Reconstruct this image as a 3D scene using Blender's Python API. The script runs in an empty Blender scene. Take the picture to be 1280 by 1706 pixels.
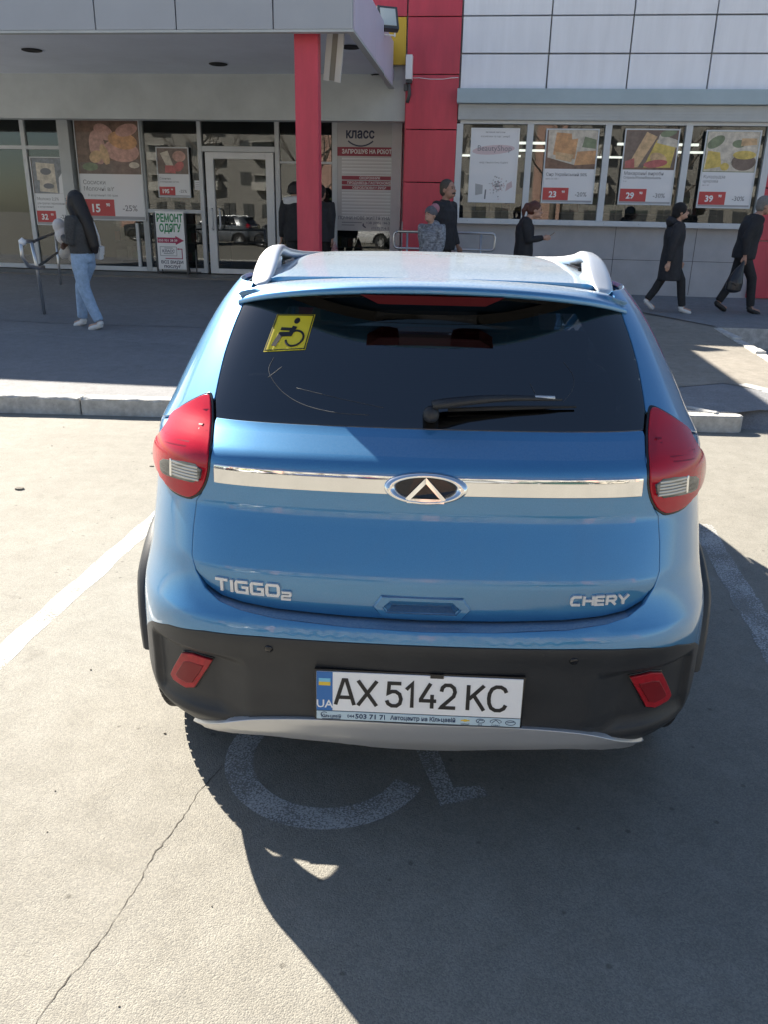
import bpy, bmesh, math, random
import numpy as np
from mathutils import Vector, Matrix
from mathutils.geometry import delaunay_2d_cdt
random.seed(7)
SC = bpy.context.scene
COL = SC.collection
rad = math.radians

# ------------------------------------------------------------------ camera
PITCH, ROLL, CAMH = rad(20.3), rad(1.2), 1.66
fw = Vector((0, math.cos(PITCH), -math.sin(PITCH)))
r0 = Vector((1, 0, 0)); d0 = Vector((0, -math.sin(PITCH), -math.cos(PITCH)))
rr = r0*math.cos(ROLL) - d0*math.sin(ROLL)
dd = r0*math.sin(ROLL) + d0*math.cos(ROLL)
cam = bpy.data.cameras.new('camera'); camo = bpy.data.objects.new('camera', cam); COL.objects.link(camo)
camo.matrix_world = Matrix(((rr.x, -dd.x, -fw.x, 0), (rr.y, -dd.y, -fw.y, 0), (rr.z, -dd.z, -fw.z, CAMH), (0, 0, 0, 1)))
cam.sensor_width = 36; cam.sensor_fit = 'AUTO'; cam.lens = 1333/1706*36
cam.clip_start = .05; cam.clip_end = 2000
SC.camera = camo

# ------------------------------------------------------------------ sky, sun, exposure
YAW = rad(6.5)                                   # the lot and the shop are turned clockwise
U = Vector((math.cos(YAW), -math.sin(YAW), 0)); N = Vector((math.sin(YAW), math.cos(YAW), 0))
SUN_EL = rad(36)
sh = U*1.02 - N*.93                              # where shadows fall
to_sun = Vector((-sh.x, -sh.y, 0)).normalized()
W = bpy.data.worlds.new('World'); SC.world = W; W.use_nodes = True
nt = W.node_tree; bg = nt.nodes['Background']
sky = nt.nodes.new('ShaderNodeTexSky'); sky.sky_type = 'NISHITA'; sky.sun_disc = False
sky.sun_elevation = SUN_EL; sky.sun_rotation = math.atan2(to_sun.x, to_sun.y)
sky.air_density = 1.0; sky.dust_density = .6; sky.ozone_density = 1.6
nt.links.new(sky.outputs[0], bg.inputs[0]); bg.inputs[1].default_value = .05
sl = bpy.data.lights.new('sun', 'SUN'); so = bpy.data.objects.new('sun', sl); COL.objects.link(so)
sl.energy = 5.0; sl.angle = rad(.5); sl.color = (1, .92, .80)
so.location = (-6, 6, 12)
tv = Vector((to_sun.x*math.cos(SUN_EL), to_sun.y*math.cos(SUN_EL), math.sin(SUN_EL)))
so.rotation_euler = tv.to_track_quat('Z', 'Y').to_euler()
vs = SC.view_settings
vs.view_transform = 'Standard'; vs.look = 'None'; vs.gamma = 1; vs.use_curve_mapping = False
vs.exposure = 1.75

# ------------------------------------------------------------------ materials
MATS = {}
def node_mat(name):
    m = bpy.data.materials.new(name); m.use_nodes = True
    return m, m.node_tree.nodes, m.node_tree.links, m.node_tree.nodes['Principled BSDF']
def pm(name, c, rough=.6, metal=0, var=0., scale=6., bump=0., bscale=60., coat=0., spec=None, c2=None, stretch=None, trans=0., alpha=1., coat_rough=.03):
    """principled material with procedural colour variation and fine relief"""
    if name in MATS: return MATS[name]
    m, n, l, b = node_mat(name)
    b.inputs['Base Color'].default_value = (*c, 1); b.inputs['Roughness'].default_value = rough; b.inputs['Metallic'].default_value = metal
    if coat: b.inputs['Coat Weight'].default_value = coat; b.inputs['Coat Roughness'].default_value = coat_rough
    if spec is not None: b.inputs['Specular IOR Level'].default_value = spec
    if trans: b.inputs['Transmission Weight'].default_value = trans
    if alpha < 1: b.inputs['Alpha'].default_value = alpha
    if var or bump:
        tc = n.new('ShaderNodeTexCoord'); src = tc.outputs['Object']
        if stretch:
            mp = n.new('ShaderNodeMapping'); mp.inputs['Scale'].default_value = stretch; l.new(src, mp.inputs[0]); src = mp.outputs[0]
    if var:
        nz = n.new('ShaderNodeTexNoise'); nz.inputs['Scale'].default_value = scale; nz.inputs['Detail'].default_value = 6; nz.inputs['Roughness'].default_value = .65
        l.new(src, nz.inputs['Vector'])
        cr = n.new('ShaderNodeValToRGB'); e = cr.color_ramp.elements
        e[0].position = .3; e[1].position = .7
        lo = c2 if c2 else tuple(x*(1-var) for x in c)
        hi = c if c2 else tuple(min(1, x*(1+var)) for x in c)
        e[0].color = (*lo, 1); e[1].color = (*hi, 1)
        l.new(nz.outputs['Fac'], cr.inputs[0]); l.new(cr.outputs[0], b.inputs['Base Color'])
    if bump:
        nb = n.new('ShaderNodeTexNoise'); nb.inputs['Scale'].default_value = bscale; nb.inputs['Detail'].default_value = 4
        l.new(src, nb.inputs['Vector'])
        bm_ = n.new('ShaderNodeBump'); bm_.inputs['Strength'].default_value = bump; bm_.inputs['Distance'].default_value = .01
        l.new(nb.outputs['Fac'], bm_.inputs['Height']); l.new(bm_.outputs[0], b.inputs['Normal'])
    MATS[name] = m
    return m

def asphalt(name, c, dark, grain=170., bump=.5, stain=.35):
    m, n, l, b = node_mat(name)
    tc = n.new('ShaderNodeTexCoord')
    def noise(s, d=5, r=.6):
        x = n.new('ShaderNodeTexNoise'); x.inputs['Scale'].default_value = s; x.inputs['Detail'].default_value = d; x.inputs['Roughness'].default_value = r
        l.new(tc.outputs['Object'], x.inputs['Vector']); return x
    vor = n.new('ShaderNodeTexVoronoi'); vor.inputs['Scale'].default_value = grain; l.new(tc.outputs['Object'], vor.inputs['Vector'])
    big = noise(.9, 8, .7); mid = noise(9, 6, .7); fine = noise(240, 3, .6)
    cr = n.new('ShaderNodeValToRGB'); e = cr.color_ramp.elements
    e[0].position = .32; e[0].color = (*dark, 1); e[1].position = .62; e[1].color = (*c, 1)
    l.new(big.outputs['Fac'], cr.inputs[0])
    m1 = n.new('ShaderNodeMix'); m1.data_type = 'RGBA'; m1.blend_type = 'MULTIPLY'; m1.inputs[0].default_value = stain
    cr2 = n.new('ShaderNodeValToRGB'); cr2.color_ramp.elements[0].position = .3; cr2.color_ramp.elements[1].position = .7
    cr2.color_ramp.elements[0].color = (.55, .53, .5, 1)
    l.new(mid.outputs['Fac'], cr2.inputs[0]); l.new(cr.outputs[0], m1.inputs[6]); l.new(cr2.outputs[0], m1.inputs[7])
    # single stones of the aggregate, each with its own tone
    m2 = n.new('ShaderNodeMix'); m2.data_type = 'RGBA'; m2.blend_type = 'MULTIPLY'; m2.inputs[0].default_value = .45
    cr3 = n.new('ShaderNodeValToRGB'); cr3.color_ramp.elements[0].color = (.45, .45, .47, 1); cr3.color_ramp.elements[1].color = (1.25, 1.22, 1.15, 1)
    sep = n.new('ShaderNodeSeparateColor'); l.new(vor.outputs['Color'], sep.inputs[0]); l.new(sep.outputs[0], cr3.inputs[0])
    l.new(m1.outputs[2], m2.inputs[6]); l.new(cr3.outputs[0], m2.inputs[7])
    # drips and grime in blotches
    blot = noise(3.1, 7, .75); cr4 = n.new('ShaderNodeValToRGB'); cr4.color_ramp.elements[0].position = .60; cr4.color_ramp.elements[1].position = .74
    cr4.color_ramp.elements[0].color = (1, 1, 1, 1); cr4.color_ramp.elements[1].color = (.66, .65, .64, 1)
    m3 = n.new('ShaderNodeMix'); m3.data_type = 'RGBA'; m3.blend_type = 'MULTIPLY'; m3.inputs[0].default_value = .8
    l.new(blot.outputs['Fac'], cr4.inputs[0]); l.new(m2.outputs[2], m3.inputs[6]); l.new(cr4.outputs[0], m3.inputs[7])
    spk = n.new('ShaderNodeTexVoronoi'); spk.inputs['Scale'].default_value = 9; l.new(tc.outputs['Object'], spk.inputs['Vector'])
    cr5 = n.new('ShaderNodeValToRGB'); cr5.color_ramp.elements[0].position = .05; cr5.color_ramp.elements[1].position = .09; cr5.color_ramp.elements[0].color = (.45, .44, .43, 1)
    m4 = n.new('ShaderNodeMix'); m4.data_type = 'RGBA'; m4.blend_type = 'MULTIPLY'; m4.inputs[0].default_value = .7
    l.new(spk.outputs['Distance'], cr5.inputs[0]); l.new(m3.outputs[2], m4.inputs[6]); l.new(cr5.outputs[0], m4.inputs[7])
    l.new(m4.outputs[2], b.inputs['Base Color'])
    b.inputs['Roughness'].default_value = .85; b.inputs['Specular IOR Level'].default_value = .35
    add = n.new('ShaderNodeMath'); add.operation = 'MULTIPLY_ADD'; add.inputs[1].default_value = -.9
    l.new(vor.outputs['Distance'], add.inputs[0]); l.new(fine.outputs['Fac'], add.inputs[2])
    bp = n.new('ShaderNodeBump'); bp.inputs['Strength'].default_value = bump; bp.inputs['Distance'].default_value = .006
    l.new(add.outputs[0], bp.inputs['Height']); l.new(bp.outputs[0], b.inputs['Normal'])
    MATS[name] = m; return m

def worn_paint(name, c, cover=.5, scale=55, big=1.):
    """road paint rubbed through to the asphalt"""
    m, n, l, b = node_mat(name)
    tc = n.new('ShaderNodeTexCoord')
    nz = n.new('ShaderNodeTexNoise'); nz.inputs['Scale'].default_value = scale; nz.inputs['Detail'].default_value = 8; nz.inputs['Roughness'].default_value = .75
    nz2 = n.new('ShaderNodeTexNoise'); nz2.inputs['Scale'].default_value = 5; nz2.inputs['Detail'].default_value = 4
    l.new(tc.outputs['Object'], nz.inputs['Vector']); l.new(tc.outputs['Object'], nz2.inputs['Vector'])
    ad = n.new('ShaderNodeMath'); ad.operation = 'MULTIPLY_ADD'; ad.inputs[1].default_value = big; l.new(nz2.outputs['Fac'], ad.inputs[0]); l.new(nz.outputs['Fac'], ad.inputs[2])
    mr = n.new('ShaderNodeMapRange'); mr.inputs[1].default_value = (1+big)*(1-cover)-.06; mr.inputs[2].default_value = (1+big)*(1-cover)+.10
    l.new(ad.outputs[0], mr.inputs[0]); l.new(mr.outputs[0], b.inputs['Alpha'])
    b.inputs['Base Color'].default_value = (*c, 1); b.inputs['Roughness'].default_value = .8
    MATS[name] = m; return m

def glass_mat(name, tint, ior=1.5, rough=0.0, dirt=0.):
    """a pane: what shows through is tinted, the surface mirrors by Fresnel"""
    m = bpy.data.materials.new(name); m.use_nodes = True; n = m.node_tree.nodes; l = m.node_tree.links
    n.clear(); out = n.new('ShaderNodeOutputMaterial')
    tr = n.new('ShaderNodeBsdfTransparent'); tr.inputs[0].default_value = (*tint, 1)
    gl = n.new('ShaderNodeBsdfGlossy'); gl.inputs['Roughness'].default_value = rough; gl.inputs[0].default_value = (1, 1, 1, 1)
    fr = n.new('ShaderNodeFresnel'); fr.inputs[0].default_value = ior
    tc = n.new('ShaderNodeTexCoord'); nz = n.new('ShaderNodeTexNoise'); nz.inputs['Scale'].default_value = .8; nz.inputs['Detail'].default_value = 1
    l.new(tc.outputs['Object'], nz.inputs['Vector'])
    bp = n.new('ShaderNodeBump'); bp.inputs['Strength'].default_value = .05; bp.inputs['Distance'].default_value = .05
    if dirt >= 0:
        l.new(nz.outputs['Fac'], bp.inputs['Height']); l.new(bp.outputs[0], gl.inputs['Normal'])
    mx = n.new('ShaderNodeMixShader'); l.new(fr.outputs[0], mx.inputs[0]); l.new(tr.outputs[0], mx.inputs[1]); l.new(gl.outputs[0], mx.inputs[2])
    if dirt > 0:
        df = n.new('ShaderNodeBsdfDiffuse'); df.inputs[0].default_value = (.5, .5, .48, 1)
        m2 = n.new('ShaderNodeMixShader'); m2.inputs[0].default_value = dirt
        l.new(mx.outputs[0], m2.inputs[1]); l.new(df.outputs[0], m2.inputs[2]); l.new(m2.outputs[0], out.inputs[0])
    else: l.new(mx.outputs[0], out.inputs[0])
    MATS[name] = m; return m

def emit_mat(name, c, s):
    m = bpy.data.materials.new(name); m.use_nodes = True; b = m.node_tree.nodes['Principled BSDF']
    b.inputs['Base Color'].default_value = (*c, 1); b.inputs['Emission Color'].default_value = (*c, 1); b.inputs['Emission Strength'].default_value = s
    MATS[name] = m; return m

# ------------------------------------------------------------------ mesh helpers
class MB:
    """collects faces; build() links them as ONE mesh object"""
    def __init__(s): s.v = []; s.f = []; s.m = []; s.sm = []
    def add(s, vs_, fs, mi=0, smooth=False):
        o = len(s.v); s.v += [tuple(p) for p in vs_]
        for f in fs: s.f.append([o+i for i in f]); s.m.append(mi); s.sm.append(smooth)
        return s
    def box(s, lo, hi, mi=0, M=None):
        x0, y0, z0 = lo; x1, y1, z1 = hi
        p = [(x0,y0,z0),(x1,y0,z0),(x1,y1,z0),(x0,y1,z0),(x0,y0,z1),(x1,y0,z1),(x1,y1,z1),(x0,y1,z1)]
        if M is not None: p = [tuple(M @ Vector(q)) for q in p]
        return s.add(p, [(0,3,2,1),(4,5,6,7),(0,1,5,4),(1,2,6,5),(2,3,7,6),(3,0,4,7)], mi)
    def bbox(s, lo, hi, b=.01, mi=0):
        """box with bevelled edges"""
        bm = bmesh.new(); bmesh.ops.create_cube(bm, size=1)
        for v in bm.verts: v.co = Vector([(lo[i]+hi[i])/2 + v.co[i]*(hi[i]-lo[i]) for i in range(3)])
        bmesh.ops.bevel(bm, geom=bm.edges[:], offset=b, segments=2, affect='EDGES', profile=.7)
        bm.verts.index_update()
        s.add([v.co for v in bm.verts], [[v.index for v in f.verts] for f in bm.faces], mi); bm.free(); return s
    def tube(s, pts, r, n=10, mi=0, smooth=True, cap=True, flat=1., up=None):
        pts = [Vector(p) for p in pts]; k = len(pts)
        if not hasattr(r, '__len__'): r = [r]*k
        t = [(pts[min(i+1,k-1)]-pts[max(i-1,0)]).normalized() for i in range(k)]
        a = Vector(up) if up else (Vector((0,0,1)) if abs(t[0].z) < .9 else Vector((1,0,0)))
        vs_ = []
        for i in range(k):
            x = (a - t[i]*a.dot(t[i])).normalized(); a = x; y = t[i].cross(x)
            for j in range(n):
                w = 2*math.pi*j/n; vs_.append(pts[i] + x*(math.cos(w)*r[i]*flat) + y*(math.sin(w)*r[i]))
        fs = [(i*n+j, i*n+(j+1)%n, (i+1)*n+(j+1)%n, (i+1)*n+j) for i in range(k-1) for j in range(n)]
        if cap: fs += [list(range(n))[::-1], [(k-1)*n+j for j in range(n)]]
        return s.add(vs_, fs, mi, smooth)
    def prism(s, poly, axis, lo, hi, mi=0):
        """polygon extruded along axis 'x','y','z'"""
        def P(a, b, h): return {'x': (h,a,b), 'y': (a,h,b), 'z': (a,b,h)}[axis]
        k = len(poly); vs_ = [P(a,b,lo) for a,b in poly] + [P(a,b,hi) for a,b in poly]
        return s.add(vs_, [list(range(k))[::-1], list(range(k,2*k))] + [(i,(i+1)%k,k+(i+1)%k,k+i) for i in range(k)], mi)
    def lathe(s, prof, n=32, mi=0, M=None, smooth=True):
        """profile (radius, height) turned about local z"""
        k = len(prof); vs_ = []
        for r, h in prof:
            for j in range(n):
                w = 2*math.pi*j/n; p = Vector((r*math.cos(w), r*math.sin(w), h)); vs_.append(M @ p if M is not None else p)
        return s.add(vs_, [(i*n+j, i*n+(j+1)%n, (i+1)*n+(j+1)%n, (i+1)*n+j) for i in range(k-1) for j in range(n)], mi, smooth)
    def grid(s, fn, us, vs2, mi=0, smooth=True):
        k = len(vs2); P = [fn(u, v) for u in us for v in vs2]
        return s.add(P, [(i*k+j, (i+1)*k+j, (i+1)*k+j+1, i*k+j+1) for i in range(len(us)-1) for j in range(k-1)], mi, smooth)
    def mesh(s, name, mats):
        me = bpy.data.meshes.new(name); me.from_pydata(s.v, [], s.f)
        for m in (mats if isinstance(mats, (list, tuple)) else [mats]): me.materials.append(m)
        me.polygons.foreach_set('material_index', s.m); me.polygons.foreach_set('use_smooth', s.sm)
        bm = bmesh.new(); bm.from_mesh(me); bmesh.ops.recalc_face_normals(bm, faces=bm.faces); bm.to_mesh(me); bm.free()
        return me
    def build(s, name, mats, parent=None, **kw): return link(name, s.mesh(name, mats), parent, **kw)
def link(name, me, parent=None, loc=None, rotz=None, label=None, cat=None, group=None, kind=None):
    o = bpy.data.objects.new(name, me); COL.objects.link(o)
    if parent: o.parent = parent
    if loc is not None: o.location = loc
    if rotz is not None: o.rotation_euler = (0, 0, rotz)
    for k, v in (('label', label), ('category', cat), ('group', group), ('kind', kind)):
        if v: o[k] = v
    return o
def thing(name, label, cat, loc=(0,0,0), rotz=0, group=None): return link(name, None, None, loc, rotz, label, cat, group)
def struct(name, mb, mats, **kw): return mb.build(name, mats, None, kind='structure', **kw)
def AB(a, b, z=0): p = U*a + N*b; return Vector((p.x, p.y, z))           # lot frame -> world
RZ = -YAW

def text_mb(body, size, bold=0., depth=0.0006, align='CENTER', width=None, res=2, space=1.):
    """lettering lying in x,z (read from -y); returns MB"""
    c = bpy.data.curves.new('lettering', 'FONT'); c.body = body; c.size = size; c.offset = bold*size; c.extrude = depth/2
    c.align_x = align; c.resolution_u = res; c.space_line = .9; c.space_character = space
    o = bpy.data.objects.new('lettering', c); me = o.to_mesh()
    co = np.zeros(len(me.vertices)*3); me.vertices.foreach_get('co', co); co = co.reshape(-1, 3)
    fs = [list(p.vertices) for p in me.polygons]; o.to_mesh_clear(); bpy.data.objects.remove(o)
    if width and len(co):
        w = co[:,0].max()-co[:,0].min(); co[:,0] *= width/w
    mb = MB(); mb.add([(p[0], -p[2], p[1]) for p in co], fs); return mb
def shift(mb, x=0, y=0, z=0):
    mb.v = [(p[0]+x, p[1]+y, p[2]+z) for p in mb.v]; return mb
def strokes(paths, w, y0, y1, mb=None, mi=0):
    """broad-pen strokes in x,z given as polylines; mitred, thickness y0..y1"""
    mb = mb or MB()
    for path in paths:
        closed = len(path) > 2 and path[0] == path[-1]
        P = [Vector((a, b)) for a, b in (path[:-1] if closed else path)]; k = len(P); L_, R_ = [], []
        for i in range(k):
            if closed: a, b, c = P[i-1], P[i], P[(i+1) % k]
            else: a, b, c = P[max(i-1,0)], P[i], P[min(i+1,k-1)]
            d1 = (b-a).normalized() if (b-a).length > 1e-9 else (c-b).normalized()
            d2 = (c-b).normalized() if (c-b).length > 1e-9 else d1
            n1 = Vector((-d1.y, d1.x)); n2 = Vector((-d2.y, d2.x)); m_ = (n1+n2)
            m_ = m_.normalized() if m_.length > 1e-6 else n1
            s_ = w/2/max(.45, m_.dot(n1)); L_.append(b+m_*s_); R_.append(b-m_*s_)
        vs_ = [(p.x, y, p.y) for y in (y0, y1) for q in (L_, R_) for p in q]
        f = []
        for i in range(k if closed else k-1):
            j = (i+1) % k
            f += [(i, j, k+j, k+i), (2*k+i, 3*k+i, 3*k+j, 2*k+j), (i, 2*k+i, 2*k+j, j), (k+i, k+j, 3*k+j, 3*k+i)]
        if not closed: f += [(0, k, 3*k, 2*k), (k-1, 3*k-1, 4*k-1, 2*k-1)]
        mb.add(vs_, f, mi)
    return mb
def arc(cx, cz, rx, rz, a0, a1, n=14):
    return [(cx+rx*math.cos(rad(a0+(a1-a0)*i/n)), cz+rz*math.sin(rad(a0+(a1-a0)*i/n))) for i in range(n+1)]
def car_paint():
    m, n, l, b = node_mat('blue metallic paint')
    tc = n.new('ShaderNodeTexCoord')
    nz = n.new('ShaderNodeTexNoise'); nz.inputs['Scale'].default_value = 900; nz.inputs['Detail'].default_value = 2; l.new(tc.outputs['Object'], nz.inputs['Vector'])
    cr = n.new('ShaderNodeValToRGB'); e = cr.color_ramp.elements
    e[0].position = .35; e[0].color = (.036, .195, .405, 1); e[1].position = .7; e[1].color = (.060, .255, .495, 1)
    l.new(nz.outputs['Fac'], cr.inputs[0]); l.new(cr.outputs[0], b.inputs['Base Color'])
    b.inputs['Metallic'].default_value = .6; b.inputs['Roughness'].default_value = .42
    b.inputs['Coat Weight'].default_value = 1; b.inputs['Coat Roughness'].default_value = .03; b.inputs['Coat IOR'].default_value = 1.75
    # thin road dust, thicker low down in patches
    d = n.new('ShaderNodeTexNoise'); d.inputs['Scale'].default_value = 7; d.inputs['Detail'].default_value = 8; d.inputs['Roughness'].default_value = .7; l.new(tc.outputs['Object'], d.inputs['Vector'])
    mr = n.new('ShaderNodeMapRange'); mr.inputs[1].default_value = .4; mr.inputs[2].default_value = .75; mr.inputs[3].default_value = .02; mr.inputs[4].default_value = .16
    l.new(d.outputs['Fac'], mr.inputs[0]); l.new(mr.outputs[0], b.inputs['Coat Roughness'])
    # settled dust on the level surfaces, also painting in the roof's brightness in sun
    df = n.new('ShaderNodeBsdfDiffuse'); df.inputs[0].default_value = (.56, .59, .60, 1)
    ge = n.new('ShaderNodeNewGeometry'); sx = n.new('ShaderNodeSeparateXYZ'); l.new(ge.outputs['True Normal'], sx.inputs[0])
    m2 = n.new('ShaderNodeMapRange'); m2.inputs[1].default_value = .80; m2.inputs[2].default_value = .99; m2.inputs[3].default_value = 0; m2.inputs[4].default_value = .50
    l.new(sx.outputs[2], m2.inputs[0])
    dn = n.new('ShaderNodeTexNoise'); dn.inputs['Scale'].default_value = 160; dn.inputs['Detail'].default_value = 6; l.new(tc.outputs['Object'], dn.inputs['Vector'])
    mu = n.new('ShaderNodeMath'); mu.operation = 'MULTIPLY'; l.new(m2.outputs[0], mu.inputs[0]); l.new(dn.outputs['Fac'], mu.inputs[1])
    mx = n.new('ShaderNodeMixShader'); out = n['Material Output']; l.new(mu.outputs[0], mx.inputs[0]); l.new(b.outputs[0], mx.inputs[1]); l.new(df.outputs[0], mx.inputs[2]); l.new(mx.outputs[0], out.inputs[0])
    return m
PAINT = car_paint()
BLACKP = pm('grained black plastic', (.026,.029,.033), .5, var=.15, scale=9, bump=.15, bscale=420, c2=(.018,.020,.024))
GLOSSB = pm('gloss black', (.012,.012,.014), .12)
CHROME = pm('chrome', (.86,.86,.85), .05, 1)
SILVER = pm('silver paint', (.55,.56,.575), .32, .55, coat=.3)
RAILS = pm('satin silver rail', (.62,.64,.66), .38, .6, coat=.3)
RED = pm('red lamp lens', (.47,.005,.022), .16, coat=.5, spec=.3)
REDD = pm('dark red lamp lens', (.30,.006,.026), .15, coat=.5, spec=.4, var=.4, scale=40, stretch=(1,1,9))
REDF = pm('red fog lens', (.36,.012,.02), .3, coat=.2, spec=.3, var=.25, scale=60)
REDR = pm('dark red lens rib', (.24,.005,.02), .3, spec=.3)
REDC = pm('dark red fog centre', (.20,.012,.016), .3, spec=.3)
LETT = pm('silver lettering', (.70,.71,.72), .38, .25)
CLEAR = pm('clear lamp reflector', (.17,.175,.17), .25, .6, var=.55, scale=34, stretch=(.35,.35,3.2))
RUBBER = pm('tyre rubber', (.02,.02,.021), .8, bump=.2, bscale=120)
DARKIN = pm('dark cabin trim', (.014,.014,.016), .75, var=.2, scale=30)
SEATM = pm('seat cloth', (.03,.03,.034), .9, var=.25, scale=60)
UNDER = pm('underbody black', (.012,.012,.012), .9)
WHITEP = pm('plate white', (.86,.87,.88), .45)
INK = pm('plate black', (.012,.012,.014), .5)
UABLUE = pm('plate blue', (.03,.16,.45), .5)
UAYEL = pm('plate yellow', (.75,.52,.05), .5)
UACYAN = pm('plate light blue', (.20,.55,.75), .5)
STRIPM = pm('pale blue dealer strip', (.50,.64,.72), .45)
STICKY = pm('yellow sticker', (.72,.60,.03), .55)
REARG = glass_mat('tinted rear glass', (.055,.06,.07), 2.05, 0, -1)
CABG = glass_mat('tinted side glass', (.25,.27,.28), 1.5, 0, -1)

# ================================================================== THE GROUND
ASPH = asphalt('sunlit parking asphalt', (.292,.282,.250), (.242,.233,.206), 260, .36, .4)
PAVE = asphalt('old pavement asphalt', (.295,.302,.318), (.25,.256,.27), 130, .5, .5)
PATCH = asphalt('newer asphalt patch', (.262,.268,.282), (.228,.234,.247), 190, .35, .4)
CONC = asphalt('worn concrete paving', (.34,.315,.275), (.26,.245,.215), 260, .3, .55)
KERBM = pm('kerb concrete with old whitewash', (.60,.60,.575), .9, var=.4, scale=11, bump=.6, bscale=55, c2=(.33,.325,.31))
LINEP = worn_paint('worn white road paint', (.78,.77,.74), .535, 90, .6)
LINEG = worn_paint('faded grey road paint', (.46,.46,.45), .525, 110, .35)
SYMP = worn_paint('rubbed white road paint', (.50,.50,.49), .525, 150, .3)
def sheet(name, poly, z, m, kind='structure', parent=None, nsub=0):
    """flat sheet over an outline given in world x,y; z a number or a function"""
    zf = z if callable(z) else (lambda x, y: z)
    ov, oe, of, *_ = delaunay_2d_cdt([Vector(p[:2]) for p in poly], [(i, (i+1) % len(poly)) for i in range(len(poly))], [], 1, 1e-6)
    mb = MB(); mb.add([(v.x, v.y, zf(v.x, v.y)) for v in ov], [list(f) for f in of])
    return mb.build(name, m, parent, kind=kind)
mb = MB(); mb.grid(lambda x, y: (x, y, 0), [-300,-30,-10,-3,3,10,30,300], [-300,-60,-20,-5,0,3,6,10,20,60,300], smooth=False); struct('ground', mb, ASPH)
def ab_of(x, y): return (x*U.x+y*U.y, x*N.x+y*N.y)
def zpave(x, y): a, b = ab_of(x, y); return .14+.03*(b-7.0)
def zab(b): return .14+.03*(b-7.0)
def bk(a): return 6.90+.087*(a-2.26)                  # front foot of the kerb in the lot frame
def abp(pts): return [(AB(a, b).x, AB(a, b).y) for a, b in pts]
pv = [(-40,bk(-40)+.14),(-12,bk(-12)+.14),(-4,bk(-4)+.14),(2.22,bk(2.22)+.14),(2.45,7.17),(3.3,7.15),(3.3,11.9),(14,11.9),(14,15.6),(-1.4,15.6),(-1.4,17.1),(-40,17.1)]
sheet('pavement', abp(pv), zpave, PAVE)
sheet('concrete_paving', abp([(.9,bk(.9)+.9),(1.6,7.75),(2.42,8.20),(2.9,7.75),(3.28,7.2),(3.28,11.85),(2.30,13.3),(.4,13.1),(.6,9.5)]), lambda x, y: zpave(x, y)+.005, CONC)
sheet('asphalt_patch', abp([(-40,bk(-40)+.15),(-4,bk(-4)+.15),(1.6,bk(1.6)+.15),(1.3,8.4),(-.5,9.25),(-3.2,9.05),(-5.6,9.35),(-8,9.1),(-40,9.2)]), lambda x, y: zpave(x, y)+.004, PATCH)
sheet('asphalt_patch', abp([(-7.5,10.35),(-5.0,10.2),(-2.2,10.45),(-1.1,10.9),(-3.5,11.2),(-6.4,11.05)]), lambda x, y: zpave(x, y)+.004, PATCH)
mb = MB(); mb.add([tuple(AB(3.3,11.9,-.02)),tuple(AB(14,11.9,-.02)),tuple(AB(14,11.9,.287)),tuple(AB(3.3,11.9,.287)),tuple(AB(3.3,7.15,-.02)),tuple(AB(3.3,7.15,.145))], [(0,1,2,3),(4,0,3,5)]); struct('pavement_edge', mb, KERBM)
sheet('driveway', abp([(3.40,6.95),(14,6.95),(14,11.88),(3.32,11.88),(3.34,7.1)]), lambda x, y: .006, PATCH)
mb = MB(); mb.add([tuple(AB(*q)) for q in ((1.9,7.02,-.02),(3.6,6.95,-.02),(3.6,7.22,.146),(1.9,7.22,.146))], [(0,1,2,3)]); struct('ramp', mb, PATCH)
# kerb: single stones with knocked edges
def stone(L, Wd, Hh, seed, chip=.006):
    rnd = random.Random(seed); bm = bmesh.new(); bmesh.ops.create_cube(bm, size=1)
    for v in bm.verts: v.co = Vector((v.co.x*L, v.co.y*Wd, (v.co.z+.5)*Hh))
    bmesh.ops.bevel(bm, geom=[e for e in bm.edges if max(v.co.z for v in e.verts) > Hh*.9], offset=.018, segments=2, affect='EDGES', profile=.6)
    bmesh.ops.subdivide_edges(bm, edges=[e for e in bm.edges if e.calc_length() > L*.5], cuts=9, use_grid_fill=True)
    for v in bm.verts:
        if v.co.z > .02: v.co += Vector([rnd.uniform(-1, 1)*chip*(.3 if i == 0 else 1) for i in range(3)])
    bm.verts.index_update(); mb = MB(); mb.add([v.co for v in bm.verts], [[v.index for v in f.verts] for f in bm.faces]); bm.free()
    return mb.mesh('kerb_stone', KERBM)
SM = [stone(.968, .15, .175, i) for i in range(4)]
K = link('kerb', None, kind='structure')
kd = Vector((AB(1, bk(1))-AB(0, bk(0)))).normalized(); ka = math.atan2(kd.y, kd.x); kn = Vector((-kd.y, kd.x, 0))
p0 = Vector((-2.632, 6.74, 0))                         # a joint seen left of the car
for i in range(-9, 6):
    c = p0 + kd*(.977*(i+.5)) + kn*.075
    if c.x > 2.3: break
    link('kerb_stone', SM[i % 4], K, (c.x, c.y, -.028+random.uniform(-.004,.004)), ka+random.uniform(-.006,.006))
ce = p0 + kd*(.977*5.42) + kn*.075                     # rounded last stone
mb = MB(); pr = [(-.36,-.075),(.28,-.075),(.33,-.06),(.36,-.02),(.36,.03),(.33,.065),(.28,.075),(-.36,.075)]
mb.prism(pr, 'z', 0, .150); mb.prism([(x*.97, y*.9) for x, y in pr], 'z', .150, .158)
mb.build('kerb_stone', KERBM, K, loc=(ce.x, ce.y, -.02), rotz=ka)
K2 = link('kerb', None, kind='structure')
SM2 = [stone(.95, .12, .16, 20+i) for i in range(3)]
for i in range(3):
    b = 11.3-i*.96; p = AB(3.27, b, zab(b)-.135); link('kerb_stone', SM2[i], K2, p, RZ+rad(90))
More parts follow.
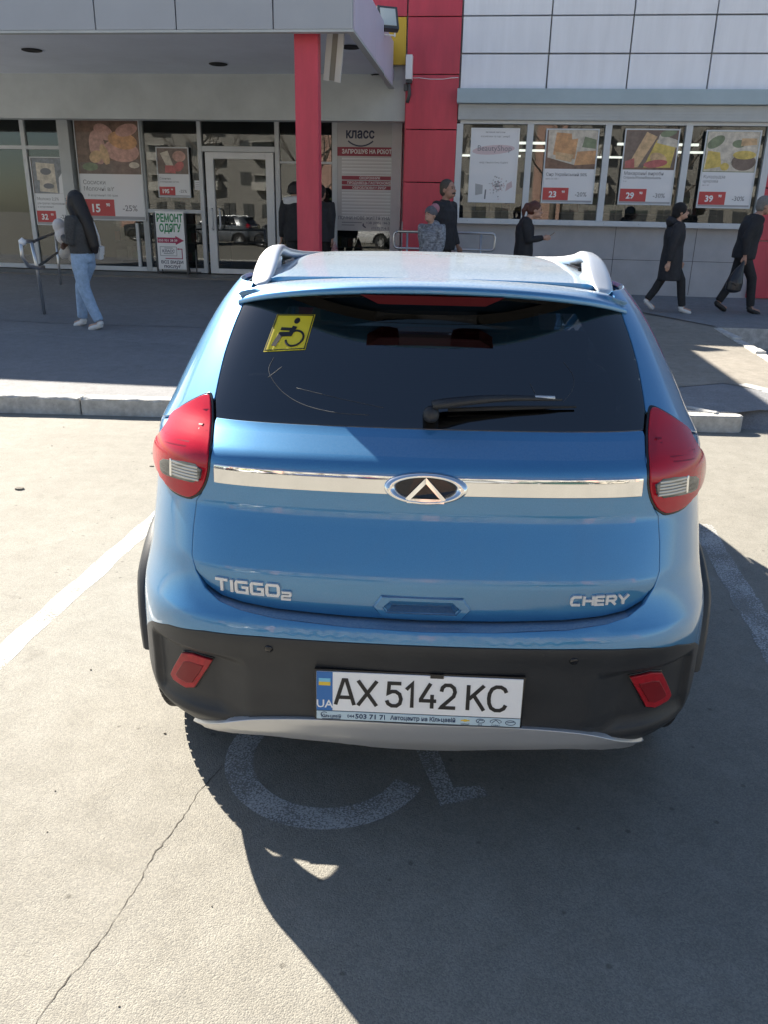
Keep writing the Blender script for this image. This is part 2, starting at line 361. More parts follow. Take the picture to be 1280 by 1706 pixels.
for i, (a, b, an) in enumerate([(2.76,7.93,-55),(3.15,7.40,-52)]):
    link('kerb_stone', stone(.62,.13,.16,40+i), K2, AB(a, b, zab(b)-.145), RZ+rad(an))
for i, (a, b, an) in enumerate([(1.86,7.13,-42),(1.40,7.5,-38)]):
    link('kerb_stone', stone(.5,.06,.10,50+i,.004), K2, AB(a, b, zab(b)-.088), RZ+rad(an))
# painted markings, crack
def line(name, p, q, w, m, z=.0015):
    p, q = Vector(p), Vector(q); d = (q-p).normalized(); s_ = Vector((-d.y, d.x))*w/2
    rn = random.Random(int(p.x*100)); k = 40; L1 = [p+(q-p)*i/k-s_*(1+rn.uniform(-.16,.10)) for i in range(k+1)]; L2 = [p+(q-p)*i/k+s_*(1+rn.uniform(-.16,.10)) for i in range(k+1)]
    return sheet(name, L1+L2[::-1], z, m)
line('parking_line', (-1.145,5.7), (-1.56,2.3), .105, LINEP); line('parking_line', (1.86,4.4), (1.55,2.3), .13, LINEG)
ring = [(-.165+.335*math.cos(rad(a)), 2.175+.335*math.sin(rad(a))) for a in range(150, 338, 8)]; rin = [(-.165+.245*math.cos(rad(a)), 2.175+.245*math.sin(rad(a))) for a in range(150, 338, 8)]
sheet('wheelchair_marking', ring+rin[::-1], .0015, SYMP)
sheet('wheelchair_marking', [(.10,2.32),(.19,1.95),(.34,2.0),(.325,2.045),(.235,2.035),(.175,2.32)], .0015, SYMP)
CRK = pm('crack filled with dirt', (.075,.066,.055), .95, var=.4, scale=40)
cp = [(-.50,2.12),(-.55,1.98),(-.565,1.90),(-.585,1.83),(-.615,1.73),(-.625,1.64),(-.65,1.52),(-.675,1.42),(-.705,1.35),(-.73,1.25),(-.76,1.12),(-.80,.98)]
fine = []
for i in range(len(cp)-1):
    for k in range(6):
        u = k/6; fine.append((cp[i][0]*(1-u)+cp[i+1][0]*u+random.uniform(-.004,.004), cp[i][1]*(1-u)+cp[i+1][1]*u))
wv = [random.uniform(.0006,.0018)*(1 if i % 9 else .4) for i in range(len(fine))]
sheet('ground_crack', [(x-w, y) for (x, y), w in zip(fine, wv)] + [(x+w, y) for (x, y), w in zip(fine, wv)][::-1], .0012, CRK)
pcr = [(2.30,13.35),(2.55,13.05),(2.80,12.65),(3.05,12.25),(3.27,11.92)]
sheet('pavement_joint', abp([(a-.04,b) for a, b in pcr]+[(a+.03,b+.02) for a, b in pcr][::-1]), lambda x, y: zpave(x, y)+.009, CRK)
STN = pm('loose stone', (.20,.18,.15), .9)
mb = MB(); rnd = random.Random(3)
for i in range(60):
    x, y = rnd.uniform(-3.4,.2), rnd.uniform(1.1,6.5)
    if i > 95: x, y = rnd.uniform(1.2,3.2), rnd.uniform(1.6,6.3)
    r = rnd.choice((.002,.003,.003,.005)); mb.lathe([(0,0),(r,r*.2),(r*.8,r*.9),(0,r*1.1)], 6, M=Matrix.Translation((x,y,0))@Matrix.Rotation(rnd.uniform(0,6),4,'Z')@Matrix.Scale(.7,4,(1,0,0)), smooth=False)
struct('loose_grit', mb, STN); bpy.data.objects['loose_grit']['kind'] = 'stuff'
for (x, y, r) in ((-2.30,4.76,.030),(-1.62,5.3,.016)):
    mb = MB()
    for k in range(7):
        a = k*.9; mb.lathe([(0,0),(r*.4,r*.05),(r*.35,r*.35),(0,r*.45)], 7, M=Matrix.Translation((x+r*.6*math.cos(a),y+r*.35*math.sin(a),0))@Matrix.Rotation(a,4,'Z'), smooth=False)
    mb.build('dirt_clod', STN, label='small dark clump of dirt on the sunlit asphalt left of the car' if r > .02 else 'tiny clump of dirt on the sunlit asphalt nearer the kerb', cat='clump')

# ================================================================== THE SHOP
B0 = 15.5
ALU = pm('pale grey window frame', (.60,.63,.65), .5, var=.06, scale=3)
WHITEF = pm('white door frame', (.74,.76,.77), .45, var=.05, scale=3)
REDW = pm('red cladding', (.56,.050,.085), .40, var=.16, scale=2.2, stretch=(1.6,1.6,.35), bump=.03, bscale=3)
YELW = pm('yellow cladding', (.66,.42,.03), .45)
WHW = pm('white cladding', (.84,.86,.91), .40, var=.07, scale=2.0, stretch=(2.2,2.2,.25), bump=.03, bscale=2.5)
BLUG = pm('blue grey shutter box', (.38,.48,.53), .5, var=.06, scale=2)
GRNG = pm('grey beam', (.47,.50,.50), .6, var=.10, scale=1.5)
SHUT = pm('grey shutter', (.47,.50,.51), .55, var=.08, scale=2)
PLAS = pm('grey plaster', (.44,.44,.455), .9, var=.10, scale=2.2, bump=.25, bscale=90)
SOFF = pm('grey soffit', (.70,.75,.83), .6, var=.06, scale=1.2)
FASC = pm('grey composite fascia', (.37,.395,.435), .40, var=.05, scale=1)
FASV = pm('pale lavender fascia', (.58,.54,.66), .45, var=.05, scale=1)
DKGAP = pm('dark gap', (.02,.021,.023), .8)
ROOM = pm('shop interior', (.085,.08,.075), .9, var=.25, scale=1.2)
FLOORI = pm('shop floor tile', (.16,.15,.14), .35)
PANE = glass_mat('shop window glass', (.60,.64,.64), 1.7, 0, .015)
TUBE = emit_mat('ceiling strip light', (1, .95, .85), .9)
SHOP = thing('supermarket', 'single storey supermarket with red and white panelled front and deep grey canopy', 'shop', AB(0, B0, 0), RZ)
def sb(mb, name, m, par=SHOP, **kw):
    mb.v = [(p[0], p[1]-B0, p[2]) for p in mb.v]; return mb.build(name, m, par, **kw)
def box(name, a0, a1, b0, b1, z0, z1, m, par=SHOP, bev=0, **kw):
    mb = MB(); (mb.bbox((a0,b0,z0),(a1,b1,z1), bev) if bev else mb.box((a0,b0,z0),(a1,b1,z1))); return sb(mb, name, m, par, **kw)
HT = 5.72
# backing walls and roof
box('wall', -14, 14, 15.62, 15.9, 3.24, HT, GRNG); box('wall', -1.55, 14, 15.56, 15.8, .30, 1.57, PLAS)
box('roof', -14, 14, 15.65, 30, HT-.25, HT-.02, GRNG); box('wall', -14, 14, 29.7, 30, .1, HT-.3, GRNG)
box('side_wall', 13.7, 14, 15.95, 29.6, .1, HT-.3, GRNG); box('side_wall', -14, -13.7, 17.2, 29.6, .1, HT-.3, GRNG)
box('parapet_cap', -14, 14, 15.44, 15.95, HT-.02, HT+.04, ALU)
def cassette(nm, a0, a1, z0, z1, m, g=.012):
    j = random.uniform(-.004, .004); return box(nm, a0+g+random.uniform(-.002,.002), a1-g+random.uniform(-.002,.002), 15.5+j, 15.58, z0+g, z1-g+random.uniform(-.002,.002), m, bev=.008)
for a0, a1 in ((-.60,.87),(.87,2.20),(2.20,3.51),(3.51,4.84),(4.84,6.2),(6.2,7.6)):
    for z0, z1 in ((3.73,4.275),(4.275,4.83),(4.83,5.385),(5.385,HT)): cassette('white_panel', a0, a1, z0, z1, WHW)
RZJ = [.38,1.38,2.24,3.10,3.96,4.825,HT]
for z0, z1 in zip(RZJ[:-1], RZJ[1:]): cassette('red_panel', -1.53, -.61, z0, z1, REDW, .008)
for a0, a1 in ((-3.0,-1.54),(-4.5,-3.0),(-6.0,-4.5),(-7.5,-6.0)):
    for z0, z1, m in ((4.10,4.825,YELW if a0 == -3.0 else REDW),(4.825,HT,REDW)): cassette('yellow_panel' if m is YELW else 'red_panel', a0, a1, z0, z1, m, .008)
box('wall', -1.545, -1.42, 15.6, 17.1, .3, 3.95, REDW)
for z0, z1 in zip(RZJ[:-1], RZJ[1:]): cassette('red_panel', 4.70, 5.75, z0 if z0 > .5 else .40, min(z1, 3.70), REDW, .008) if z0 < 3.3 else None
box('wall', 5.76, 14, 15.5, 15.6, .3, 3.7, PLAS)
# right shop window
box('shutter_box', -.63, 9, 15.30, 15.6, 3.50, 3.725, BLUG, bev=.012); box('shutter_guide', -.60, 9, 15.42, 15.6, 3.255, 3.495, SHUT)
mb = MB()
for k in range(5): mb.box((-.60,15.412,3.27+k*.045),(9,15.422,3.30+k*.045))
sb(mb, 'shutter_slat', SHUT)
WIN = box('window_sill', -.60, 4.66, 15.36, 15.6, 1.565, 1.655, ALU, bev=.008)
wb = [-.56,.66,1.985,3.325,4.66]
box('window_head', -.56, 4.66, 15.50, 15.62, 3.20, 3.253, ALU)
for i, a in enumerate(wb):
    w_ = .055; box('mullion', a-w_, a+w_, 15.49, 15.64, 1.655, 3.20, ALU, bev=.006)
for i in range(4): box('window_pane', wb[i]+.055, wb[i+1]-.055, 15.575, 15.585, 1.655, 3.20, PANE)
mb = MB()
for k in range(9):
    a = -.35+k*.6; mb.lathe([(0,0),(.008,0),(.006,.005),(0,.006)], 8, M=Matrix.Translation((a,15.359,1.612))@Matrix.Rotation(rad(90),4,'X'))
sb(mb, 'sill_screw', CHROME)
mb = MB()
for a in (.8, 2.3, 3.7): mb.box((a,15.556,.42),(a+.006,15.5605,1.56))
mb.box((-.6,15.5562,1.0),(4.69,15.5602,1.006)); sb(mb, 'plaster_joint', DKGAP)
# room behind
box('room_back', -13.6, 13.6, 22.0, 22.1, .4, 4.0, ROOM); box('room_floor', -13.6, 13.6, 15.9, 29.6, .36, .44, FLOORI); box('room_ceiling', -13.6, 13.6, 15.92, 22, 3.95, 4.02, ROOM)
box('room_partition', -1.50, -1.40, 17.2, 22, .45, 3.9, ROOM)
for b, a0 in ((17.2,-.2),(17.2,2.4),(19,.6),(19,3.2),(20.7,-.8),(20.7,2.0)):
    box('ceiling_lamp', a0, a0+1.5, b, b+.09, 3.02, 3.06, TUBE)
GOODS = [pm('goods '+str(i), c, .6, var=.4, scale=14) for i, c in enumerate([(.30,.08,.05),(.28,.22,.08),(.08,.14,.24),(.30,.28,.25),(.10,.20,.09)])]
rnd = random.Random(5)
for b, a0, a1 in ((18.2,-.9,4.6),(20.2,-.9,4.6),(20.0,-9,-6.2),(19.6,-3.8,-1.8)):
    S_ = box('shelf', a0, a1, b, b+.05, .45, 2.15, DARKIN)
    for lv in range(4):
        mb = MB(); x = a0
        while x < a1-.3:
            w_ = rnd.uniform(.12,.35); mb.box((x,b-.30,.55+lv*.42),(x+w_-.02,b-.02,.55+lv*.42+rnd.uniform(.16,.33)), rnd.randrange(5)); x += w_
        mb.box((a0,b-.34,.52+lv*.42),(a1,b-.003,.545+lv*.42), 3); sb(mb, 'goods', GOODS, S_)
# left entrance front, set back under the canopy
BLx = 17.0
box('beam', -13.9, -1.56, 16.93, 17.2, 3.70, 3.975, GRNG); box('shutter_box', -13.9, -1.80, 16.78, 17.0, 3.465, 3.695, GRNG, bev=.012)
mb = MB()
for k in range(4): mb.box((-13.9,16.84,3.375+k*.022),(-1.85,16.86,3.392+k*.022))
sb(mb, 'shutter_slat', SHUT); box('lintel', -13.9, -1.85, 16.9, 17.05, 3.37, 3.463, DKGAP)
box('door_post', -1.90, -1.70, 16.75, 17.15, .43, 3.66, ALU, bev=.01); box('door_post', -1.698, -1.60, 16.9, 17.15, .43, 3.95, SHUT)
PILL = box('pilaster', -8.70, -8.46, 16.80, 17.1, .42, 3.46, SHUT, bev=.01)
zb = zab(17)+.02
def fr(nm, a0, a1, z0, z1, m=ALU, b0=16.95, b1=17.06, bev=.005): return box(nm, a0, a1, b0, b1, z0, z1, m, bev=bev)
cols = [-10.9,-9.53,-8.70]
for a in (-12.4,-10.9,-9.53): fr('mullion', a-.045, a+.045, zb, 3.37)
fr('transom', -12.355, -10.945, 2.80, 2.87); fr('transom', -10.855, -9.575, 2.80, 2.87); fr('transom', -9.485, -8.701, 2.80, 2.87)
for a0, a1 in ((-12.355,-10.945),(-10.855,-9.575),(-9.485,-8.701)):
    fr('bottom_rail', a0, a1, zb, zb+.09); box('window_pane', a0, a1, 17.0, 17.012, zb+.09, 2.80, PANE); box('window_pane', a0, a1, 17.0, 17.012, 2.87, 3.37, PANE)
fr('mullion', -7.10, -6.98, zb, 3.37, SHUT); fr('mullion', -5.85, -5.77, zb, 3.37); fr('mullion', -4.27, -4.18, zb, 3.37); fr('mullion', -3.12, -3.02, zb, 3.37)
fr('bottom_rail', -8.458, -7.102, zb, zb+.09); box('window_pane', -8.458, -7.102, 17.0, 17.012, zb+.09, 3.37, PANE)
fr('mullion', -7.28, -7.22, zb+.09, 1.42)
fr('transom', -6.978, -5.852, 1.63, 1.70); fr('bottom_rail', -6.978, -5.852, zb, zb+.09)
box('window_pane', -6.978, -5.852, 17.0, 17.012, 1.70, 3.37, PANE); box('window_pane', -6.978, -5.852, 17.0, 17.012, zb+.09, 1.63, PANE)
fr('transom', -5.768, -4.272, 2.80, 2.90); box('window_pane', -5.768, -4.272, 17.0, 17.012, 2.90, 3.37, PANE)
box('window_pane', -4.178, -3.122, 17.0, 17.012, zb+.02, 3.37, PANE); fr('transom', -4.178, -3.122, 2.60, 2.64)
fr('bottom_rail', -3.018, -1.902, zb, zb+.09); box('window_pane', -3.018, -1.902, 17.0, 17.012, zb+.09, 3.37, PANE)
DOOR = fr('door', -5.70, -5.535, zb, 2.79, WHITEF, 16.93, 17.04, .008)
def dr(nm, a0, a1, z0, z1, m=WHITEF, b0=16.93, b1=17.04): return box(nm, a0, a1, b0, b1, z0, z1, m, DOOR, bev=.008)
dr('door_frame', -4.46, -4.30, zb, 2.79); dr('door_frame', -5.534, -4.461, 2.67, 2.79); dr('door_frame', -5.534, -4.461, zb, zb+.10)
box('door_pane', -5.534, -4.461, 16.98, 16.992, zb+.10, 2.67, PANE, DOOR)
for da in (0, .16):
    mb = MB(); mb.tube([(-5.60+da,16.93,1.73),(-5.60+da,16.86,1.72),(-5.58+da,16.85,1.68),(-5.575+da,16.85,1.40),(-5.595+da,16.86,1.35),(-5.60+da,16.93,1.33)], .018, 8); sb(mb, 'door_handle', ALU, DOOR)
# canopy and its column
CAN = box('canopy', -13.9, -1.80, 11.12, 16.92, 3.98, 4.02, SOFF)
CA1, CB, CZ0, CZ1 = -1.745, 11.0, 3.78, 4.44
for a0, a1 in ((-13.9,-12.0),(-12.0,-10.1),(-10.1,-8.2),(-8.2,-6.30),(-6.30,-4.98),(-4.98,-3.42),(-3.42,-1.80)):
    pass
js = [-13.9,-12.0,-10.1,-8.2,-6.55,-5.03,-3.73,-2.53+.55,-1.75]
js = [-13.9,-11.6,-9.2,-7.3,-5.05+.02,-3.98,-2.75,-1.76]
mb = MB()
for a0, a1 in zip(js[:-1], js[1:]): box('fascia_panel', a0+.008, a1-.008, 11.0, 11.06, CZ0, CZ1, FASC, CAN, bev=.006)
for b0, b1 in ((11.07,13.0),(13.0,15.42)): box('side_panel', -1.82, -1.75, b0+.006, b1-.006, CZ0+.0, CZ1, FASV, CAN, bev=.006)
box('side_panel', -1.82, -1.755, 15.44, 16.9, CZ0+.1, 4.05, FASV, CAN)
box('canopy_roof', -13.9, -1.83, 11.07, 15.4, CZ1-.10, CZ1-.04, GRNG, CAN); box('edge_trim', -13.9, -1.75, 11.002, 11.11, CZ0-.03, CZ0-.003, GRNG, CAN); box('edge_trim', -1.84, -1.752, 11.12, 16.9, CZ0-.03, CZ0-.003, GRNG, CAN)
for a, b in ((-2.15,13.2),(-2.05,15.7),(-4.6,14.6),(-7.2,13.4),(-7.0,15.8)):
    mb = MB(); mb.lathe([(0,-.006),(.10,-.006),(.13,-.018),(.15,-.012),(.155,0)], 20, M=Matrix.Translation((a,b,3.975))); sb(mb, 'downlight', DKGAP, CAN)
mb = MB(); ca, cb = -2.40, 11.35
mb.bbox((ca-.155,cb-.10,.26),(ca+.155,cb+.10,3.972), .03); COLM = sb(mb, 'column', REDW)
box('base_plate', ca-.25, ca+.25, cb-.2, cb+.2, .262, .29, REDW, COLM)
# cable along the red wall
mb = MB(); mb.tube([(-1.50,15.492,3.90),(-1.3,15.49,3.905),(-1.1,15.488,3.885),(-.9,15.488,3.885),(-.75,15.488,3.905),(-.63,15.49,3.91)], .006, 6); sb(mb, 'cable', WHITEP)

def at(a, b, z=None): return AB(a, b, zab(b) if z is None else z)
# floodlight, lamps, cameras
LAMPG = pm('lamp glass', (.55,.60,.58), .12, spec=.8); DKG = pm('dark grey metal', (.07,.075,.08), .5)
t = thing('floodlight', 'square floodlight with white housing mounted on the canopy edge', 'floodlight', AB(-1.76, 14.1, 4.30), RZ+rad(24))
Mx = Matrix.Translation((0.03,-.05,.20))@Matrix.Rotation(rad(-22),4,'X')
mb = MB(); mb.box((-.17,-.05,-.17),(.17,.05,.17), M=Mx); t1 = mb.build('housing', DKG, t)
mb = MB(); mb.box((-.13,-.062,-.13),(.13,-.051,.13), M=Mx); mb.build('lamp_glass', LAMPG, t)
mb = MB(); mb.lathe([(0,.20),(.06,.20),(.09,.14),(.12,.05),(.12,0)], 16, M=Mx@Matrix.Translation((-.05,.05,.0))@Matrix.Rotation(rad(-90),4,'X')); mb.build('back_housing', WHITEP, t)
mb = MB(); mb.box((-.19,-.015,-.02),(-.172,.015,.22)); mb.box((.172,-.015,-.02),(.19,.015,.22)); mb.box((-.19,-.02,-.01),(.19,.02,.006)); mb.build('bracket', WHITEP, t)
t = thing('strip_lamp', 'twin tube strip lamp hanging tilted under the canopy beside the red column', 'lamp', AB(-2.13, 11.75, 3.62), RZ)
Mx = Matrix.Rotation(rad(8),4,'Y')@Matrix.Rotation(rad(12),4,'X')
for s_ in (-1, 1): MB().box((s_*.075-.038,-.03,-.30),(s_*.075+.038,.03,.30), M=Mx).build('lamp_tube', pm('dull lamp tube', (.62,.63,.60), .4), t)
MB().box((-.036,-.02,-.29),(.036,.025,.29), M=Mx).build('tray', pm('lamp tray', (.27,.26,.22), .6), t); MB().tube([(0,.03,.28),(0,.1,.40)], .012, 6).build('hanger', DKG, t)
t = thing('wall_unit', 'narrow white box on a dark bracket at the corner of the canopy and red wall', 'box', AB(-1.47, 15.40, 3.86), RZ)
MB().bbox((-.055,-.10,0),(.055,.08,.37), .008).build('casing', WHITEP, t)
mb = MB(); mb.box((-.05,-.06,-.05),(.05,.06,-.002)); mb.tube([(0,.0,-.05),(.01,.05,-.22),(-.03,.08,-.34)], .03, 8); mb.box((-.09,.02,-.16),(-.02,.08,-.06)); mb.build('bracket', DKG, t)
t = thing('security_camera', 'small white dome camera under the canopy at its inner corner', 'camera', AB(-1.98, 16.62, 3.93), RZ)
mb = MB(); mb.lathe([(.06,.05),(.075,.04),(.075,0),(.055,-.05),(0,-.075)], 18); mb.build('casing', WHITEP, t); MB().lathe([(0,-.09),(.03,-.08),(.036,-.06)], 12).build('lens', GLOSSB, t)

# guard rails
STEEL = pm('brushed steel tube', (.55,.56,.57), .28, .9)
t = thing('guard_rail', 'closed loop steel tube railing in front of the red wall', 'railing', at(-.72, 14.6), RZ)
z0 = zab(14.6); L_, Rr, zt, zl = -.86, .88, 1.415-z0, 1.14-z0
P = [(L_+.06,0,zt),(Rr-.06,0,zt),(Rr-.018,0,zt-.018),(Rr,0,zt-.06),(Rr,0,zl+.06),(Rr-.018,0,zl+.018),(Rr-.06,0,zl),(L_+.06,0,zl),(L_+.018,0,zl+.018),(L_,0,zl+.06),(L_,0,zt-.06),(L_+.018,0,zt-.018),(L_+.06,0,zt)]
MB().tube(P, .021, 8).build('top_loop', STEEL, t)
for a in (-.63, .64): MB().tube([(a,0,0),(a,0,zt)], .019, 8).build('post', STEEL, t)
t = thing('guard_rail', 'steel hoop railing with two dark rails at the left edge of the pavement', 'railing', AB(-6.12, 10.88, zab(10.88)), rad(18))
z0 = zab(10.88)
MB().tube([(-.02,.05,1.24-z0),(-.12,-.10,1.245-z0),(-.17,-.16,1.20-z0),(-.17,-.17,1.05-z0),(-.12,-.12,.93-z0),(0,0,.89-z0),(.06,.10,.90-z0)], .026, 10).build('hoop', STEEL, t)
MB().lathe([(0,-.05),(.045,-.03),(.05,.02),(.0,.06)], 12, M=Matrix.Translation((-.15,-.14,1.235-z0))).build('painted_glint', WHITEP, t)  # white bulb painting in the sun glint on the hoop's tube
for zz in (1.24, .90): MB().tube([(-.02,.05,zz-z0),(.02,3.9,zz-z0+.02)], .02, 8).build('rail', DKG, t)
MB().tube([(.0,.04,0),(-.02,.03,.65),(-.05,0,1.24-z0)], .024, 8).build('post', STEEL, t); MB().tube([(.02,3.85,0),(.02,3.85,1.26-z0)], .022, 8).build('post', STEEL, t)

# ------------------------------------------------------------------ posters
PAPER = pm('poster paper', (.72,.74,.77), .35, coat=.25); PRICE = pm('price red', (.50,.035,.045), .4, coat=.25); GREYT = pm('poster grey print', (.20,.21,.23), .5)
PINK = pm('poster pink print', (.62,.30,.36), .5); BRN = pm('photo brown', (.17,.10,.07), .4, var=.5, scale=8, coat=.25)
def pc(nm, c): return pm('print '+nm, tuple(x*.8+.06 for x in c), .38, var=.35, scale=9, coat=.25)
def ell_poly(cx, cz, rx, rz, an=0, n=20): return [(cx+math.cos(k*2*math.pi/n)*rx*math.cos(rad(an))-math.sin(k*2*math.pi/n)*rz*math.sin(rad(an)), cz+math.cos(k*2*math.pi/n)*rx*math.sin(rad(an))+math.sin(k*2*math.pi/n)*rz*math.cos(rad(an))) for k in range(n)]
def poster(label, a0, a1, z0, z1, b, pic, shapes, lines, price, off_, frame=ALU, split=.47, group='price posters on the shop windows', picm=BRN):
    w_, h_ = a1-a0, z1-z0
    t = thing('poster', label, 'poster', AB((a0+a1)/2, b, z0), RZ, group)
    def X(u): return -w_/2+u*w_
    def Z(v): return v*h_
    mb = MB(); f = .022
    for lo, hi in (((-w_/2,-.018,0),(w_/2,.012,f)),((-w_/2,-.018,h_-f),(w_/2,.012,h_)),((-w_/2,-.018,f+.001),(-w_/2+f,.012,h_-f-.001)),((w_/2-f,-.018,f+.001),(w_/2,.012,h_-f-.001))): mb.box(lo, hi)
    mb.build('frame', frame, t)
    MB().box((-w_/2+f,-.006,f),(w_/2-f,.006,h_-f)).build('paper', PAPER, t)
    if pic:
        MB().box((-w_/2+f,-.0075,Z(split)),(w_/2-f,-.0062,h_-f)).build('picture', picm, t)
        mb = MB(); ms = []
        for i, (poly, m) in enumerate(shapes):
            if m not in ms: ms.append(m)
            poly = [(max(-w_/2+f+.002, min(w_/2-f-.002, X(u))), max(Z(split)+.002, min(h_-f-.002, Z(v)))) for u, v in poly]
            mb.prism(poly, 'y', -.0082-.0003*i, -.0078-.0003*i, ms.index(m))
        if shapes: mb.build('printed_picture', ms, t)
    if price:
        MB().box((-w_/2+f,-.0076,Z(.045)),(X(.52),-.0062,Z(.215))).build('price_tag', PRICE, t)
        shift(text_mb(price, h_*.115, .03, .001), X(.22),-.0084,Z(.085)).build('price_lettering', WHITEP, t)
        shift(text_mb('90', h_*.045, .03, .001), X(.42),-.0084,Z(.145)).build('price_lettering', WHITEP, t)
        shift(text_mb(off_, h_*.085, .01, .001), X(.76),-.0070,Z(.10)).build('discount_lettering', GREYT, t)
        mb = MB(); mb.box((-w_/2+f,-.0072,f+.001),(w_/2-f,-.0062,Z(.044))); mb.build('bottom_strip', pm('poster footer', (.33,.34,.36), .4), t)
    for txt, u, v, s_, m, bd in lines: shift(text_mb(txt, s_*h_, bd, .001, align='LEFT' if u < .3 else 'CENTER'), X(u),-.0070,Z(v)).build('lettering', m, t)
    return t
ORG, YEL2, LOR, REDP, CRM, GRN, PNK2, DKB = pc('orange', (.62,.30,.10)), pc('yellow', (.66,.48,.06)), pc('light orange', (.66,.42,.20)), pc('red', (.48,.06,.06)), pc('cream', (.62,.56,.46)), pc('green', (.14,.20,.09)), pc('meat pink', (.58,.30,.24)), pc('brown', (.12,.07,.05))
bR = 15.47
# cheese
poster('framed poster of orange cheese priced 23 in the window', .93, 1.83, 1.93, 3.13, bR, 1,
  [([(.06,.62),(.60,.52),(.97,.58),(.97,.98),(.05,.98)], CRM), ([(.16,.66),(.58,.60),(.62,.93),(.20,.95)], ORG), ([(.22,.60),(.52,.56),(.56,.66),(.20,.70)], LOR), ([(.58,.52),(.98,.54),(.98,.72),(.62,.70)], ORG), ([(.70,.76),(.96,.74),(.96,.86),(.74,.90)], GRN), ([(.5,.86),(.66,.88),(.62,.97),(.48,.97)], CRM)],
  [('Сир Український 50%', .06, .375, .058, GREYT, .01), ('вага за 100 г', .06, .325, .032, GREYT, 0)], '23', '-20%')
# pasta
poster('framed poster of pasta packs priced 29 in the window', 2.26, 3.17, 1.93, 3.14, bR, 1,
  [([(.04,.5),(.96,.5),(.96,.97),(.04,.97)], DKB), ([(.10,.50),(.30,.50),(.60,.90),(.40,.96)], LOR), ([(.40,.50),(.90,.50),(.96,.80),(.60,.86)], YEL2), (ell_poly(.66,.62,.16,.07,-10), LOR), (ell_poly(.62,.55,.22,.05,5), REDP), ([(.60,.82),(.98,.76),(.97,.86),(.64,.93)], CRM), ([(.06,.49),(.24,.49),(.22,.62),(.06,.58)], REDP), (ell_poly(.80,.95,.15,.05,10), GRN)],
  [('Макаронні вироби', .06, .40, .062, GREYT, .01), ('Спіраль/Ріжки/Вермішель', .06, .35, .042, GREYT, .01), ('1 кг', .06, .305, .03, GREYT, 0)], '29', '-30%')
poster('framed poster of a bowl of yellow maize grains priced 39 in the window', 3.60, 4.50, 1.90, 3.13, bR, 1,
  [([(.04,.48),(.97,.48),(.97,.98),(.04,.98)], CRM), ([(.05,.50),(.36,.54),(.30,.72),(.08,.74)], YEL2), (ell_poly(.75,.60,.22,.11), DKB), (ell_poly(.75,.69,.21,.055), YEL2), (ell_poly(.2,.85,.16,.07,20), GRN), (ell_poly(.62,.83,.12,.05), GRN), ([(.66,.80),(.95,.82),(.93,.90),(.66,.90)], LOR), (ell_poly(.42,.54,.08,.05), YEL2)],
  [('Кукурудза', .06, .39, .058, GREYT, .0), ('цукрова', .06, .335, .052, GREYT, 0), ('за 1 кг', .06, .29, .03, GREYT, 0)], '39', '-30%', picm=GRN)
# beauty shop
t = poster('pale framed beauty shop poster in the first window beside the red wall', -.36, .48, 1.92, 3.13, bR, 0, [],
  [('великий магазин', .5, .935, .034, GREYT, 0), ('косметики та парфумерії', .5, .88, .034, GREYT, 0), ('BeautyShop', .5, .70, .105, GREYT, 0), ('вхід з іншого боку будівлі', .5, .535, .033, GREYT, 0)], None, None, WHITEF, group='framed posters')
mb = MB(); rnd = random.Random(2)
def pp(u, v): return (-.42+u*.84, v*1.21)
for k in range(90):
    r = abs(rnd.gauss(0,.085)); a = rnd.uniform(0,6.28); c = pp(.60+r*math.cos(a), .235+r*.9*math.sin(a)); mb.prism([(c[0]+q[0]*.012*rnd.uniform(.6,1.5), c[1]+q[1]*.012*rnd.uniform(.6,1.5)) for q in ((1,0),(.3,1),(-1,.3),(-.2,-1))], 'y', -.0075-.00002*k, -.0063, rnd.randrange(3))
mb.prism([pp(.15,.10),pp(.30,.12),pp(.30,.24),pp(.14,.26)], 'y', -.0070, -.0062, 2); mb.prism([pp(.34,.05),pp(.37,.05),pp(.38,.18),pp(.35,.18)], 'y', -.0070, -.0062, 0); mb.prism([pp(.78,.16),pp(.92,.22),pp(.90,.30),pp(.80,.26)], 'y', -.0070,-.0062, 1)
mb.build('printed_speckles', [GREYT, pm('pale pink print', (.58,.47,.49), .4), pm('pale grey print', (.40,.41,.42), .4)], t, kind='stuff')
mb = MB(); mb.prism([pp(u,v) for u, v in ell_poly(.48,.715,.44,.062,3)], 'y', -.0066, -.0061); mb.build('pink_brushstroke', pm('soft pink print', (.62,.50,.53), .4), t)
# left front
poster('large framed sausage poster left of the glass entrance', -8.40, -7.02, 1.46, 3.36, 16.93, 1,
  [([(.04,.46),(.97,.46),(.97,.62),(.04,.58)], DKB), (ell_poly(.34,.73,.12,.17,18), PNK2), (ell_poly(.45,.88,.15,.075,-15), PNK2), (ell_poly(.70,.70,.27,.11,-4), PNK2), (ell_poly(.73,.80,.22,.085,-6), ORG), (ell_poly(.80,.90,.17,.06,8), PNK2), (ell_poly(.30,.64,.10,.06,10), LOR), (ell_poly(.44,.66,.06,.11,25), LOR), (ell_poly(.2,.54,.12,.04), GRN), (ell_poly(.62,.53,.22,.05), DKB), (ell_poly(.88,.56,.08,.03), CRM)],
  [('Сосиски', .06, .365, .062, GREYT, .0), ('Молочні в/ґ', .06, .30, .062, GREYT, 0), ('В асортименті 100 грам', .12, .245, .03, GREYT, 0)], '15', '-25%', picm=BRN)
